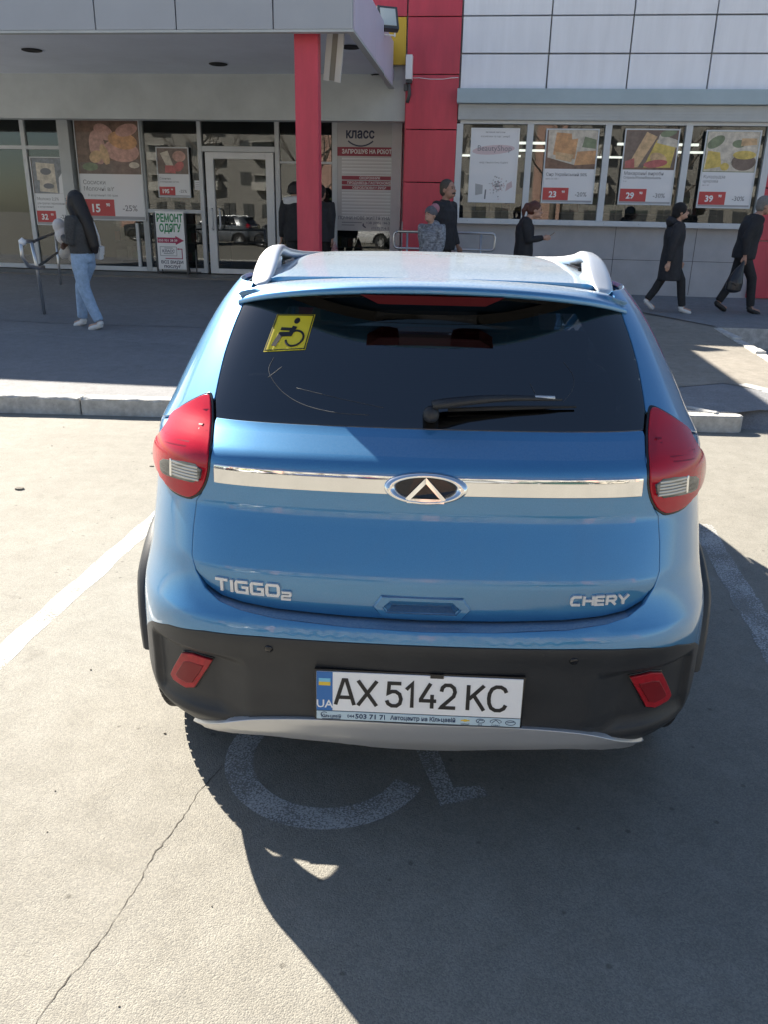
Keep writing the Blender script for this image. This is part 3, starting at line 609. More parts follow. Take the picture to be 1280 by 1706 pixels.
poster('narrow framed milk poster priced 32 left of the grey pilaster', -9.42, -8.58, 1.34, 2.66, 16.93, 1,
  [([(.04,.44),(.97,.44),(.97,.98),(.04,.98)], pc('dull blue', (.20,.23,.27))), ([(.14,.66),(.62,.68),(.62,.90),(.14,.92)], CRM), ([(.18,.50),(.64,.48),(.62,.68),(.20,.66)], CRM), ([(.68,.46),(.96,.46),(.95,.70),(.80,.78),(.70,.70)], PAPER), (ell_poly(.38,.79,.14,.05), GREYT), (ell_poly(.42,.58,.14,.04), GREYT)],
  [('Молоко 2,5%', .06, .37, .062, GREYT, .0), ('ультрапастеризоване', .06, .31, .045, GREYT, 0), ('в асортименті', .06, .26, .04, GREYT, 0)], '32', '-25%')
poster('small framed meat poster priced 195 above the green clothes repair sign', -6.71, -6.03, 1.93, 2.87, 16.93, 1,
  [([(.04,.44),(.97,.44),(.97,.98),(.04,.98)], DKB), ([(.12,.88),(.36,.93),(.52,.62),(.30,.62)], CRM), ([(.26,.64),(.52,.64),(.58,.48),(.24,.50)], REDP), (ell_poly(.70,.82,.20,.11), PNK2), (ell_poly(.68,.62,.16,.09,20), REDP)],
  [('Свинина', .06, .36, .06, GREYT, .0), ('охолоджена вагова', .06, .30, .045, GREYT, 0)], '195', '-25%')
t = thing('paper_notice', 'small white paper notice on the glass just left of the door', 'notice', AB(-5.965, 16.985, 2.085), RZ); MB().box((0,0,0),(.15,.004,.175)).build('sheet', PAPER, t)
mb = MB()
for k in range(4): mb.box((.02,-.0012,.03+k*.035),(.13,-.0002,.037+k*.035))
mb.build('printed_lines', GREYT, t)
# clothes repair sign
GRNT = pm('green lettering', (.02,.27,.10), .5); MAG = pm('dark magenta', (.42,.03,.10), .5); NAVY = pm('navy lettering', (.03,.04,.09), .5)
t = thing('standing_sign', 'white clothes repair sign board with green heading and red arrow', 'sign', AB(-6.44, 16.72, zab(16.72)), RZ)
w_, zb_, zt_ = .60, .10, 1.23
MB().bbox((-w_/2,-.015,zb_),(w_/2,.015,zt_), .004).build('board', WHITEP, t)
mb = MB()
for s_ in (-1, 1): mb.box((s_*.325-.015,-.02,0),(s_*.325+.015,.02,1.20)); mb.tube([(s_*.30,.0,.35),(s_*.30,.22,0)], .012, 6)
mb.box((-.34,-.012,.045),(.60,.012,.065)); mb.box((.50,-.012,0),(.52,.012,.5)); mb.build('stand', DKG, t)
shift(text_mb('РЕМОНТ', .205, .035, .001, width=.55), 0,-.016,1.03).build('heading_lettering', GRNT, t); shift(text_mb('ОДЯГУ', .205, .035, .001, width=.46), 0,-.016,.84).build('heading_lettering', GRNT, t)
MB().prism([(-.285,.62),(.10,.62),(.10,.585),(.28,.67),(.10,.76),(.10,.725),(-.285,.725)], 'y', -.017, -.0152).build('arrow', MAG, t)
shift(text_mb('050 931 38 39', .062, .015, .001, width=.40), -.06,-.0178,.648).build('phone_lettering', WHITEP, t)
strokes([[(-.24,.37),(.11,.37),(.11,.545),(-.24,.545),(-.24,.37)]], .008, -.0165,-.0152).build('inner_frame', GREYT, t)
shift(text_mb('КЛАСС', .075, .02, .001), -.065,-.0165,.435).build('lettering', NAVY, t); strokes([[(-.17,.41),(.04,.41)],[(-.15,.52),(.03,.52)]], .012, -.0165,-.0152).build('small_lettering', GREYT, t)
strokes([[(-.14,.315),(.225,.315),(.225,.505),(.15,.505)]], .018, -.0165,-.0152).build('route_arrow', MAG, t); MB().prism([(.155,.525),(.155,.485),(.115,.505)], 'y', -.0165,-.0152).build('arrow_tip', MAG, t)
shift(text_mb('ВСІ ВИДИ', .082, .02, .001, width=.47), 0,-.0165,.215).build('lettering', NAVY, t); shift(text_mb('послуг', .09, .02, .001, width=.36), 0,-.0165,.13).build('lettering', NAVY, t)
# recruitment poster
t = thing('poster', 'tall grey recruitment poster with striped lines beside the grey door post', 'poster', AB(-2.46, 16.94, 1.37), RZ, 'framed posters')
PG = pm('grey poster', (.50,.50,.51), .4, coat=.2); WINE = pm('wine red', (.30,.03,.06), .45)
w_ = 1.10; MB().box((-w_/2,-.008,0),(w_/2,.008,1.98)).build('paper', PG, t); MB().box((-w_/2-.03,-.016,0),(-w_/2-.001,.012,1.98)).build('edge_strip', ALU, t)
shift(text_mb('класс', .24, .03, .001, width=.56), -.10,-.0095,1.70).build('logo_lettering', NAVY, t); strokes([arc(-.09,1.98,.40,.42,-128,-52,14)], .026, -.0100,-.0082).build('logo_smile', NAVY, t)
MB().box((-w_/2+.002,-.010,1.38),(w_/2-.002,-.0082,1.54)).build('headline_band', WINE, t)
shift(text_mb('ЗАПРОШУЄ НА РОБОТУ', .105, .025, .001, align='LEFT', width=1.06), -.48,-.0112,1.425).build('headline_lettering', WHITEP, t) if False else shift(text_mb('ЗАПРОШУЄ НА РОБОТ', .105, .025, .001, align='LEFT', width=1.0), -.46,-.0112,1.425).build('headline_lettering', WHITEP, t)
mb = MB()
for z in [1.335-.062*k for k in range(6)]+[.77-.062*k for k in range(9)]: mb.box((-.46,-.0096,z-.014),(w_/2-.004,-.0082,z+.014)); mb.box((-.46,-.0096,z-.030),(w_/2-.004,-.0084,z-.022))
mb.build('striped_line', pm('pale stripe', (.74,.75,.76), .4), t)
for z, s_ in ((.985,'ОХОРОННИК'),(.895,'ПРОДАВЕЦЬ ГАСТРОНОМІЇ'),(.805,'ОБРОБЛЮВАЧ РИБИ')):
    z += 0; MB().box((-.46,-.0102,z-.034),(w_/2-.004,-.0082,z+.036)).build('job_band', WINE, t)
    shift(text_mb(s_, .062, .015, .001, width=min(.9,.046*len(s_))), .10,-.0114,z-.022).build('job_lettering', WHITEP, t)
shift(text_mb('ПОЧНИ НОВЕ ЖИТТЯ У НАС', .088, .0, .001, align='LEFT', width=1.08), -.535,-.0096,.21).build('lettering', NAVY, t) if False else shift(text_mb('ПОЧНИ НОВЕ ЖИТТЯ У НА', .088, .0, .001, align='LEFT', width=1.06), -.535,-.0096,.21).build('lettering', NAVY, t)
shift(text_mb('+38 (095) 194-3', .068, .0, .001, align='LEFT', width=.50), .03,-.0096,.13).build('phone_lettering', NAVY, t); shift(text_mb('(057) 714-5', .068, .0, .001, align='LEFT', width=.38), .14,-.0096,.03).build('phone_lettering', NAVY, t)
strokes([[(-.46,.155),(-.05,.155)],[(-.46,.105),(-.2,.105)]], .016, -.0094,-.0082).build('small_lettering', GREYT, t)
strokes([[(-.02,.14),(-.025,.10),(.03,.06)]], .025, -.0096,-.0082).build('phone_symbol', NAVY, t)
# ================================================================== THE CAR
def pchip(x, y, q):
    x = np.array(x, float); y = np.array(y, float); q = np.clip(np.asarray(q, float), x[0], x[-1])
    h = np.diff(x); d = np.diff(y)/h; m = np.zeros(len(x)); m[0] = d[0]; m[-1] = d[-1]
    for i in range(1, len(x)-1):
        if d[i-1]*d[i] > 0:
            w1 = 2*h[i]+h[i-1]; w2 = h[i]+2*h[i-1]; m[i] = (w1+w2)/(w1/d[i-1]+w2/d[i])
    i = np.clip(np.searchsorted(x, q)-1, 0, len(h)-1); t = (q-x[i])/h[i]
    return (2*t**3-3*t**2+1)*y[i] + (t**3-2*t**2+t)*h[i]*m[i] + (-2*t**3+3*t**2)*y[i+1] + (t**3-t**2)*h[i]*m[i+1]
def lin(x, y, q, s=.012):
    q = np.asarray(q, float); return sum(np.interp(q+k*s, x, y) for k in (-1, -.5, 0, .5, 1))/5
# plan outline of the body (half): x as a share of the half width, y metres from the rear
PXY = [(0,0),(.2,.004),(.4,.014),(.55,.030),(.65,.050),(.73,.078),(.80,.12),(.86,.175),(.91,.25),(.95,.34),(.98,.46),(1,.64),(1,.80),(1,1.6),(1,2.6),(1,3.3),
       (.975,3.62),(.90,3.9),(.72,4.08),(.4,4.17),(0,4.20)]
_px = [p[0] for p in PXY]; _py = [p[1] for p in PXY]
_s = np.concatenate([[0], np.cumsum(np.hypot(np.diff(np.array(_px)*.86), np.diff(_py)))]); TEND = _s[-1]
_S2 = np.concatenate([-_s[:0:-1], _s]); _PX2 = np.concatenate([-np.array(_px[:0:-1]), _px]); _PY2 = np.concatenate([_py[:0:-1], _py])
ZW = [.15,.2,.3,.4,.55,.70,.80,.95,1.05,1.10,1.155,1.2,1.3,1.4,1.47,1.52]
WW = [.74,.775,.825,.850,.848,.832,.815,.803,.797,.790,.768,.750,.705,.652,.60,.55]
ZG = [.60,.70,.74,.815,.965,1.03,1.07,1.095,1.155,1.25,1.35,1.44,1.55]; RG = [.120,.090,.084,.078,.144,.150,.153,.165,.255,.347,.441,.525,.63]
ZB = [.15,.2,.27,.33,.38,.43,.50,.60,.66,.70,.73,.78,.83]; RB = [.30,.25,.16,.10,.06,.045,.045,.035,.021,.029,.050,.072,.086]
ZB2 = ZB + [.965,1.03,1.07,1.095,1.155,1.25,1.35,1.44,1.55]; RB2 = RB + [.144,.150,.153,.165,.255,.347,.441,.525,.63]
def Wz(z): return pchip(ZW, WW, z)
def surf(t, z, kind='b'):
    t = np.asarray(t, float); z = np.asarray(z, float)
    px = pchip(_S2, _PX2, t); py = pchip(_S2, _PY2, t)
    R = lin(ZG, RG, z) if kind == 'g' else lin(ZB2, RB2, z)
    if kind == 'c':                                   # cladding: pockets around the fog lamps, swept lower corner
        a = np.abs(t); m = np.clip((a-.45)/.09, 0, 1)*np.clip((.80-a)/.04, 0, 1)*np.clip((z-.385)/.035, 0, 1)*np.clip((.592-z)/.02, 0, 1)
        R = R + .036*m
    x = Wz(z)*px; y = py + R*np.clip(1-py/1.3, 0, 1)
    return np.stack([x, y, z+0*x], -1)
def tx(x, z):                                         # half-width x at height z -> t
    a = abs(x)/float(Wz(z)); tt = np.linspace(0, _s[11], 400); return math.copysign(float(np.interp(a, pchip(_S2, _PX2, tt), tt)), x)
def ty(y): return float(np.interp(y, _py[11:16], _s[11:16])) if y > .64 else float(np.interp(y, _py, _s))
def normal(t, z, kind):
    e = .004
    a = surf(t+e, z, kind)-surf(t-e, z, kind); b = surf(t, z+e, kind)-surf(t, z-e, kind)
    n = np.cross(a, b); return n/np.linalg.norm(n, axis=-1, keepdims=True)
def inside(P, poly):
    poly = np.array(poly); x, y = P[:,0], P[:,1]; r = np.zeros(len(P), bool); j = len(poly)-1
    for i in range(len(poly)):
        xi, yi = poly[i]; xj, yj = poly[j]
        c = ((yi > y) != (yj > y)) & (x < (xj-xi)*(y-yi)/((yj-yi) if abs(yj-yi) > 1e-12 else 1e-12)+xi); r ^= c; j = i
    return r
def resample(poly, step):
    o = []
    for i in range(len(poly)):
        a = np.array(poly[i]); b = np.array(poly[(i+1) % len(poly)]); k = max(1, int(np.ceil(np.linalg.norm(b-a)/step)))
        o += [tuple(a+(b-a)*j/k) for j in range(k)]
    return o
def smooth_poly(p, it=2):
    for _ in range(it):
        q = []
        for i in range(len(p)):
            a = np.array(p[i]); b = np.array(p[(i+1) % len(p)]); q += [tuple(a*.75+b*.25), tuple(a*.25+b*.75)]
        p = q
    return p
def panel(name, outer, mats, parent, kind='b', holes=(), off=0., step=.03, bstep=.012, depth=.012, dome=0., fn=None, rows=(), rim_dir=None, edge=.0025):
    """a body panel: outline in (t,z) on the body surface, meshed, with a turned-in rim"""
    loops = [resample(outer, bstep)] + [resample(h, bstep) for h in holes]
    V, E = [], []
    for lp in loops:
        o = len(V); V += lp; E += [(o+i, o+(i+1) % len(lp)) for i in range(len(lp))]
    nb = len(V); B = np.array(V)
    lo, hi = B.min(0), B.max(0)
    zs = np.arange(lo[1]+step*.5, hi[1], step); zs = np.concatenate([zs, [r+d for r in rows for d in (-.012, 0, .012)]])
    G = np.array([(t, z) for z in zs for t in np.arange(lo[0]+step*.5, hi[0], step)])
    if len(G):
        k = inside(G, loops[0])
        for h in loops[1:]: k &= ~inside(G, h)
        G = G[k]
        if len(G):
            dmin = np.full(len(G), 9.)
            for i in range(0, nb, 400): dmin = np.minimum(dmin, np.sqrt(((G[:,None]-B[None,i:i+400])**2).sum(-1)).min(1))
            G = G[dmin > bstep*.8]
    allv = [Vector(p) for p in V] + [Vector(p) for p in G]
    ov, oe, of, *_ = delaunay_2d_cdt(allv, E, [], 0, 1e-6)
    P = np.array([(v.x, v.y) for v in ov]); C = np.array([P[list(f)].mean(0) for f in of])
    k = inside(C, loops[0])
    for h in loops[1:]: k &= ~inside(C, h)
    F = [list(f) for f, kk in zip(of, k) if kk]
    S = surf(P[:,0], P[:,1], kind) if fn is None else fn(P[:,0], P[:,1])
    if fn is None: Nn = normal(P[:,0], P[:,1], kind)
    else:
        e = .004; Nn = np.cross(fn(P[:,0]+e, P[:,1])-fn(P[:,0]-e, P[:,1]), fn(P[:,0], P[:,1]+e)-fn(P[:,0], P[:,1]-e)); Nn /= np.linalg.norm(Nn, axis=-1, keepdims=True)
    h = np.full(len(P), off)
    if dome:
        dmin = np.full(len(P), 9.)
        for i in range(0, nb, 400): dmin = np.minimum(dmin, np.sqrt(((P[:,None]-B[None,i:i+400])**2).sum(-1)).min(1))
        w = .03; h = h + dome*np.sqrt(np.clip(1-(1-np.clip(dmin/w, 0, 1))**2, 0, 1))
    S = S + Nn*h[:,None]
    # boundary of the kept faces
    cnt = {}
    for f in F:
        for i in range(3):
            a, b = f[i], f[(i+1) % 3]; cnt[(a, b)] = cnt.get((a, b), 0)+1
    bd = [e for e in cnt if (e[1], e[0]) not in cnt]
    nv = len(S); verts = [S]; norms = [Nn]; ix = {}; ext = []; en = []
    faces = list(F)
    if depth:
        vs_ = sorted({v for e in bd for v in e}); ix = {v: i for i, v in enumerate(vs_)}; m_ = len(vs_)
        out = np.zeros((nv, 3))
        for a, b in bd:
            d = S[b]-S[a]; o = np.cross(d, Nn[a]); ln = np.linalg.norm(o)
            if ln > 0: out[a] += o/ln; out[b] += o/ln
        ln = np.linalg.norm(out, axis=1, keepdims=True); out = out/np.where(ln > 0, ln, 1)
        dirv = np.array(rim_dir)[None] if rim_dir is not None else -Nn[vs_]
        s0 = S[vs_]; o0 = out[vs_]
        s1 = s0 + o0*edge*.7 - Nn[vs_]*edge*.3; s2 = s0 + o0*edge - Nn[vs_]*edge; s3 = s2 + dirv*depth
        verts += [s1, s2, s3]; norms += [(Nn[vs_]+o0)/1.414, o0, o0]
        for a, b in bd:
            i, j = ix[a], ix[b]
            faces.append([b, a, nv+i, nv+j]); faces.append([nv+j, nv+i, nv+m_+i, nv+m_+j]); faces.append([nv+m_+j, nv+m_+i, nv+2*m_+i, nv+2*m_+j])
    vv = np.concatenate(verts); nn = np.concatenate(norms)
    me = bpy.data.meshes.new(name); me.from_pydata([tuple(p) for p in vv], [], faces)
    for m in (mats if isinstance(mats, (list, tuple)) else [mats]): me.materials.append(m)
    me.polygons.foreach_set('use_smooth', [True]*len(me.polygons)); me.update()
    me.normals_split_custom_set_from_vertices([tuple(p) for p in nn])
    return link(name, me, parent)
def mir(poly): return [(-t, z) for t, z in poly][::-1]
def XZ(pts): return [(tx(x, z), z) for x, z in pts]

CAR = thing('parked_car', 'small blue crossover car with silver roof rails parked with its back to us', 'car', (.096, 1.70, 0), rad(-2.2))

# --- body shell: runs round the whole car, openings for the tailgate and the wheels
GB = [(.0,.712),(.18,.714),(.36,.721),(.455,.731),(.512,.744),(.553,.768),(.579,.802),(.592,.838),(.592,.90),(.586,.965),(.572,.985),(.546,1.05),(.540,1.105),(.552,1.15)]
gate_half = XZ(GB)
gate_out = mir(gate_half)[:-1] + gate_half            # open at the top (glass line)
def grow(half, g):
    o = []
    for i, (t, z) in enumerate(half):
        a = np.array(half[max(i-1, 0)]); b = np.array(half[min(i+1, len(half)-1)]); d = b-a; d = d/np.linalg.norm(d)
        o.append((t+d[1]*g, z-d[0]*g))
    o[0] = (0, half[0][1]-g); return o
gh = grow(gate_half, .006); cut = mir(gh)[:-1] + gh
def arch(cy, r, a0=-8, a1=188, k=26):
    return [(ty(cy-r*math.cos(rad(a0+(a1-a0)*i/k))), .335+r*math.sin(rad(a0+(a1-a0)*i/k))) for i in range(k+1)]
RA, FA = .80, 3.355
half_low = [(tx(.64,.675),.679),(tx(.74,.66),.672)]
low = [(0,.677),(tx(.40,.675),.674),(tx(.55,.67),.667),(tx(.66,.65),.648),(.80,.612),(.88,.565),(.95,.512),(1.0,.505),(1.06,.55)] + [p for p in arch(RA, .385, 40, 188)] + [(ty(1.3),.27),(ty(2.8),.27)] + arch(FA, .385) + [(_s[17],.30),(TEND,.30)]
top = [(TEND,.80),(_s[17],.90),(_s[16],.96),(ty(3.25),1.0),(ty(2.2),1.03),(ty(1.2),1.05),(ty(.8),1.075),(1.02,1.10),(.85,1.13),(gh[-1][0]+.03,1.17)]
right = low[1:] + top + gh[::-1]
body_poly = right + mir(gh)[1:] if False else None
R_ = low + top                                        # right half outline from (0,low) up to the glass corner
outer = R_ + gh[::-1][:-1] + [(-t, z) for t, z in gh][:-1] if False else None
outline = low + top + gh[::-1] + [(-t, z) for t, z in gh[1:]] + [(-t, z) for t, z in (low+top)[::-1][:-1]]
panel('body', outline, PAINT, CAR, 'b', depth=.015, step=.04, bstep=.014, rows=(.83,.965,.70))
# floor of the step under the tailgate, hidden structure behind the gaps
mb = MB(); mb.grid(lambda t, z: tuple(surf(t, z, 'b')*np.array([.985,1,1])+np.array([0,.075 if abs(t) < .9 else .0,0])), list(np.linspace(-.78,.78,41)), [.62,.70,.76,.83,.95,1.05,1.13])
mb.build('inner_panel', UNDER, CAR)
mb = MB(); v = []                                     # painted step between bumper and tailgate
half_ = [(t, z) for t, z in grow(gate_half[:9], .004)]
for t, z in [(-t, z) for t, z in half_[::-1]] + half_[1:]:
    p = surf(t, z, 'b'); q = surf(t, z, 'g'); v += [tuple(p+np.array([0,.002,-.001])), tuple(p*.5+q*.5+np.array([0,0,-.002])), tuple(q+np.array([0,.03,-.004]))]
k = len(v)//3; mb.add(v, [(3*i+j, 3*i+3+j, 3*i+4+j, 3*i+1+j) for i in range(k-1) for j in (0, 1)], 0, True); mb.build('bumper_step', PAINT, CAR)

# --- tailgate
hz0, hz1 = .727, .772
hole = [(-.088,hz0+.004),(.088,hz0+.004),(.100,hz0+.02),(.078,hz1-.004),(-.078,hz1-.004),(-.100,hz0+.02)]
gl_top = 1.158
gpoly = [(-t, z) for t, z in gate_half[1:]][::-1] + gate_half + [(gate_half[-1][0], gl_top),(-gate_half[-1][0], gl_top)]
GATE = panel('tailgate', gpoly, PAINT, CAR, 'g', holes=[hole[::-1]], step=.026, rows=(.815,.965,1.095), depth=.02)
mb = MB()                                             # grip recess: frame and dark cup
ys = float(surf(0,.75,'g')[1])
ring_o = [(-.104,.719),(.104,.719),(.124,.748),(.104,.779),(-.104,.779),(-.124,.748)]
def pt(x, z, dy): return (x, float(surf(tx(x, z) if x else 0, z, 'g')[1])+dy, z)
k = 6
o1 = [pt(x,z,-.001) for x,z in ring_o]; o2 = [pt(x*.965,(z-.749)*.93+.749,-.007) for x,z in ring_o]; i1 = [pt(x,z,-.006) for x,z in hole]; i1 = [i1[0],i1[1],i1[2],i1[3],i1[4],i1[5]]
i2 = [pt(x*.84,(z-.749)*.66+.750,.030) for x,z in hole]
mb.add(o1+o2+i1+i2, [(i,(i+1)%k,k+(i+1)%k,k+i) for i in range(k)]+[(k+i,k+(i+1)%k,2*k+(i+1)%k,2*k+i) for i in range(k)]+[(2*k+i,2*k+(i+1)%k,3*k+(i+1)%k,3*k+i) for i in range(k)]+[[3*k+i for i in range(k)]])
mb.build('handle_recess', PAINT, GATE)
# chrome strip, badge, lettering
cs = XZ([(.531,1.024),(.531,1.066)])
panel('chrome_strip', [(-cs[0][0],1.024),(cs[0][0],1.024),(cs[1][0],1.066),(-cs[1][0],1.066)], CHROME, GATE, 'g', off=.007, depth=.008, step=.02)
by = float(surf(0,1.043,'g')[1])-.016
mb = MB()
tilt = .30
def bp(x, z, d=0): return (x, by+(z-1.043)*tilt+x*x*.35+d, z)
ell = arc(0, 1.043, .096, .035, 0, 360, 48)
n_ = 48
for (ra, rb, mi) in ((1., .79, 0),):
    rings = []
    for s_, d in ((1.06,.012),(1.07,.002),(1.02,-.006),(.90,-.009),(.80,-.004),(.76,.003)):
        rings.append([bp(x*s_, 1.043+(z-1.043)*s_*(1 if s_ > .95 else .94), d) for x, z in ell[:-1]])
    v = [p for r in rings for p in r]
    mb.add(v, [(i*n_+j, i*n_+(j+1)%n_, (i+1)*n_+(j+1)%n_, (i+1)*n_+j) for i in range(5) for j in range(n_)], 0, True)
    mb.add([bp(x*.78,1.043+(z-1.043)*.74,.003) for x, z in ell[:-1]], [list(range(n_))], 1)
tri = MB(); strokes([[(-.045,1.018),(0,1.064),(.045,1.018)],[(-.045,1.0165),(.045,1.0165)]], .010, -.008, .004, tri)
tri.v = [bp(p[0], p[2], p[1]) for p in tri.v]
bd = mb.build('badge', [CHROME, GLOSSB], GATE); tri.build('emblem', CHROME, bd) if False else None
mb2 = tri; mb.add(tri.v, tri.f, 0)
me_ = mb.mesh('badge', [CHROME, GLOSSB]); bd.data = me_
def drape(mb, kind='g', d=0., sc=1.):
    """lay lettering (x,z with small y depth) on the body surface"""
    out = []
    for x, y, z in mb.v:
        t = tx(x, z); p = surf(t, z, kind); n__ = normal(t, z, kind); q = p + n__*(-y*sc+d); out.append(tuple(q))
    mb.v = out; return mb
def letters(word, x0, z0, h, w, gap, pen, GL):
    mb = MB(); x = x0
    for c in word:
        wd = GL[c][0]*w; strokes([[(x+a*wd, z0+b*h) for a, b in p] for p in GL[c][1]], pen, -.004, .003, mb); x += wd+gap
    return mb
WIDE = {'T': (1.05, [[(0,.94),(1,.94)],[(.5,.94),(.5,0)]]), 'I': (.12, [[(.5,1),(.5,0)]]),
        'G': (1., [[(1,.93),(.12,.93),(.03,.80),(.03,.2),(.12,.07),(.95,.07),(.95,.5),(.5,.5)]]),
        'O': (1., [[(.12,.93),(.88,.93),(.97,.8),(.97,.2),(.88,.07),(.12,.07),(.03,.2),(.03,.8),(.12,.93)]]),
        '2': (.9, [[(0,.93),(.9,.93),(.97,.85),(.97,.6),(.9,.52),(.1,.5),(.03,.42),(.03,.07),(1,.07)]]),
        'C': (1., [[(1,.93),(.25,.93),(.08,.78),(.03,.45),(.05,.2),(.15,.07),(.9,.07)]]),
        'H': (.9, [[(.0,0),(.0,1)],[(1,0),(1,1)],[(0,.5),(1,.5)]]), 'E': (.85, [[(1,.93),(.03,.93)],[(.06,.5),(.95,.5)],[(.03,.98),(.03,.07),(1,.07)]]),
        'R': (.9, [[(.03,0),(.03,.93),(.8,.93),(.95,.8),(.95,.6),(.8,.45),(.03,.45)],[(.5,.45),(1,0)]]),
        'Y': (1., [[(0,1),(.5,.45),(1,1)],[(.5,.45),(.5,0)]])}
drape(letters('TIGGO', -.525, .759, .034, .0315, .0085, .0076, WIDE), 'g', .002).build('model_lettering', LETT, GATE)
drape(letters('2', -.352, .752, .022, .025, .006, .0060, WIDE), 'g', .002).build('model_numeral', LETT, GATE)
drape(letters('CHERY', .368, .765, .026, .0255, .0065, .0066, WIDE), 'g', .002).build('maker_lettering', LETT, GATE)

# --- rear window with its dark border, demister lines, sticker
gw = [(1.158,.552),(1.20,.562),(1.30,.556),(1.40,.532),(1.458,.512)]
gpts = [(tx(x, z), z) for z, x in gw]
gl = [(-t, z) for t, z in gpts][::-1] + [(0,1.155)] + gpts
GLASS = panel('rear_window', [(-gpts[0][0],1.161)]+[(gpts[0][0],1.161)]+gpts[1:]+[(-t, z) for t, z in gpts[1:]][::-1], REARG, CAR, 'g', depth=.004, step=.03)
bord = []
inn = [(tx(.512,1.185),1.182),(tx(.525,1.21),1.22),(tx(.47,1.30),1.315),(tx(.38,1.37),1.375),(tx(.25,1.41),1.40),(0,1.41)]
mbf = panel('dark_border', [(-gpts[0][0],1.163)]+[(gpts[0][0],1.163)]+gpts[1:]+[(-t, z) for t, z in gpts[1:]][::-1], GLOSSB, GLASS, 'g',
            holes=[[(tx(.505,1.18),1.178),(tx(.50,1.21),1.23),(tx(.46,1.30),1.33),(tx(.41,1.38),1.425),(-tx(.41,1.38),1.425),(-tx(.46,1.30),1.33),(-tx(.50,1.21),1.23),(-tx(.505,1.18),1.178)]], off=-.0045, depth=0)
DEM = pm('demister wire', (.20,.15,.12), .6)
mb = MB()
for i in range(11):
    z = 1.20+i*.0195; xe = .47-.5*(z-1.2)
    m_ = MB(); m_.grid(lambda x, s: tuple(surf(tx(x, z+s), z+s, 'g')+normal(tx(x, z+s), z+s, 'g')*-.006), list(np.linspace(-xe, xe, 17)), [0,.0011]); mb.add(m_.v, m_.f)
mb.build('demister_wire', DEM, GLASS)
def scratch(pts, r):
    P_ = []
    for i in range(len(pts)-1):
        for k in range(8): u = k/8; P_.append(np.array(pts[i])*(1-u)+np.array(pts[i+1])*u)
    mb = MB(); mb.tube([tuple(wp0(p[0], p[1])) for p in P_], r, 4); return mb
def wp0(x, z): return surf(tx(x, z), z, 'g')+normal(tx(x, z), z, 'g')*.0005
SCR = pm('pale scratch on glass', (.055,.06,.07), .7)
def cr_(pts, n=6):
    o = []
    for i in range(len(pts)-1):
        p0, p1, p2, p3 = [np.array(pts[max(0, min(len(pts)-1, j))]) for j in (i-1, i, i+1, i+2)]
        for k in range(n): t = k/n; o.append(tuple(.5*((2*p1)+(-p0+p2)*t+(2*p0-5*p1+4*p2-p3)*t*t+(-p0+3*p1-3*p2+p3)*t**3)))
    return o+[tuple(pts[-1])]
for pts, r in ((cr_([(-.415,1.30),(-.425,1.275),(-.41,1.25),(-.375,1.222),(-.32,1.20),(-.24,1.187),(-.15,1.185)]), .0011), ([(-.345,1.236),(-.22,1.216),(-.10,1.199)], .0006), (cr_([(.352,1.31),(.375,1.28),(.372,1.25),(.345,1.222)]), .0007), ([(.262,1.262),(.275,1.238)], .0012), ([(-.425,1.255),(-.385,1.285)], .0007)):
    scratch(pts, r).build('scratch', SCR, GLASS)
st = [(-.446,1.312),(-.332,1.322),(-.314,1.405),(-.420,1.402)]
def quad(u, v): return (1-u)*(1-v)*np.array(st[0])+u*(1-v)*np.array(st[1])+u*v*np.array(st[2])+(1-u)*v*np.array(st[3])
ZS = lambda x, z, d: tuple(surf(tx(x, z), z, 'g')+normal(tx(x, z), z, 'g')*d)
mb = MB(); mb.grid(lambda u, v: ZS(*quad(u, v), .0012), list(np.linspace(0,1,7)), list(np.linspace(0,1,7)))
STK = mb.build('sticker', STICKY, GLASS)
mb = MB()
strokes([[(.03,.03),(.97,.03),(.97,.97),(.03,.97),(.03,.03)]], .022, 0, .001, mb)
strokes([[(.58,.66),(.52,.45),(.28,.45),(.20,.14)]], .12, 0, .001, mb); strokes([[(.54,.58),(.24,.60)]], .075, 0, .001, mb)
strokes([arc(.66,.33,.21,.21,150,-170,24)], .05, 0, .001, mb)
hd = [(.585+.075*math.cos(i*math.pi/9), .82+.085*math.sin(i*math.pi/9)) for i in range(18)]; mb.add([(a,0,b) for a, b in hd], [list(range(18))])
mb.v = [ZS(*quad(p[0], p[2]), .0020+p[1]) for p in mb.v]; mb.build('wheelchair_symbol', INK, STK)

# --- spoiler with brake light, roof, rails
def spo(x, s):
    q = min(1, abs(x)/.542); ys_ = .655+.11*q*q; ye = .395+.205*q**2.5; zt = 1.497-.032*q**2-.012*q**8; zl = 1.4745-.050*q**2.2-.008*q**9; ze = zl+.022-.004*q**6
    P = [(ys_-.001, zt-.012),(ys_, zt),(ys_-.08, zt+.001),(ys_-.16, ze+.012),(ye+.035, ze+.004),(ye+.010, ze-.001),(ye+.002, ze-.006),(ye, zl+.006),(ye+.003, zl+.001),(ye+.012, zl),(ye+.07, zl+.002),(ye+.16, zl+.004)]
    return (x, *P[s])
xs = [-.545+.545*2*i/44 for i in range(45)]
mb = MB(); mb.grid(spo, xs, list(range(12)))
for e in (0, 44): mb.add([spo(xs[e], s) for s in range(12)], [list(range(12))])
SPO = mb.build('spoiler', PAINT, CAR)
mb = MB()                                             # black underside filling down to the glass
mb.grid(lambda x, v: (x*(1-.02*v), .462+.205*(abs(x)/.542)**2.5+.03*v, 1.4745-.050*(abs(x)/.542)**2.2-.008*(abs(x)/.542)**9-.001-.014*v), list(np.linspace(-.51,.51,31)), [0,.5,1])
mb.build('spoiler_underside', GLOSSB, SPO)
mb = MB()
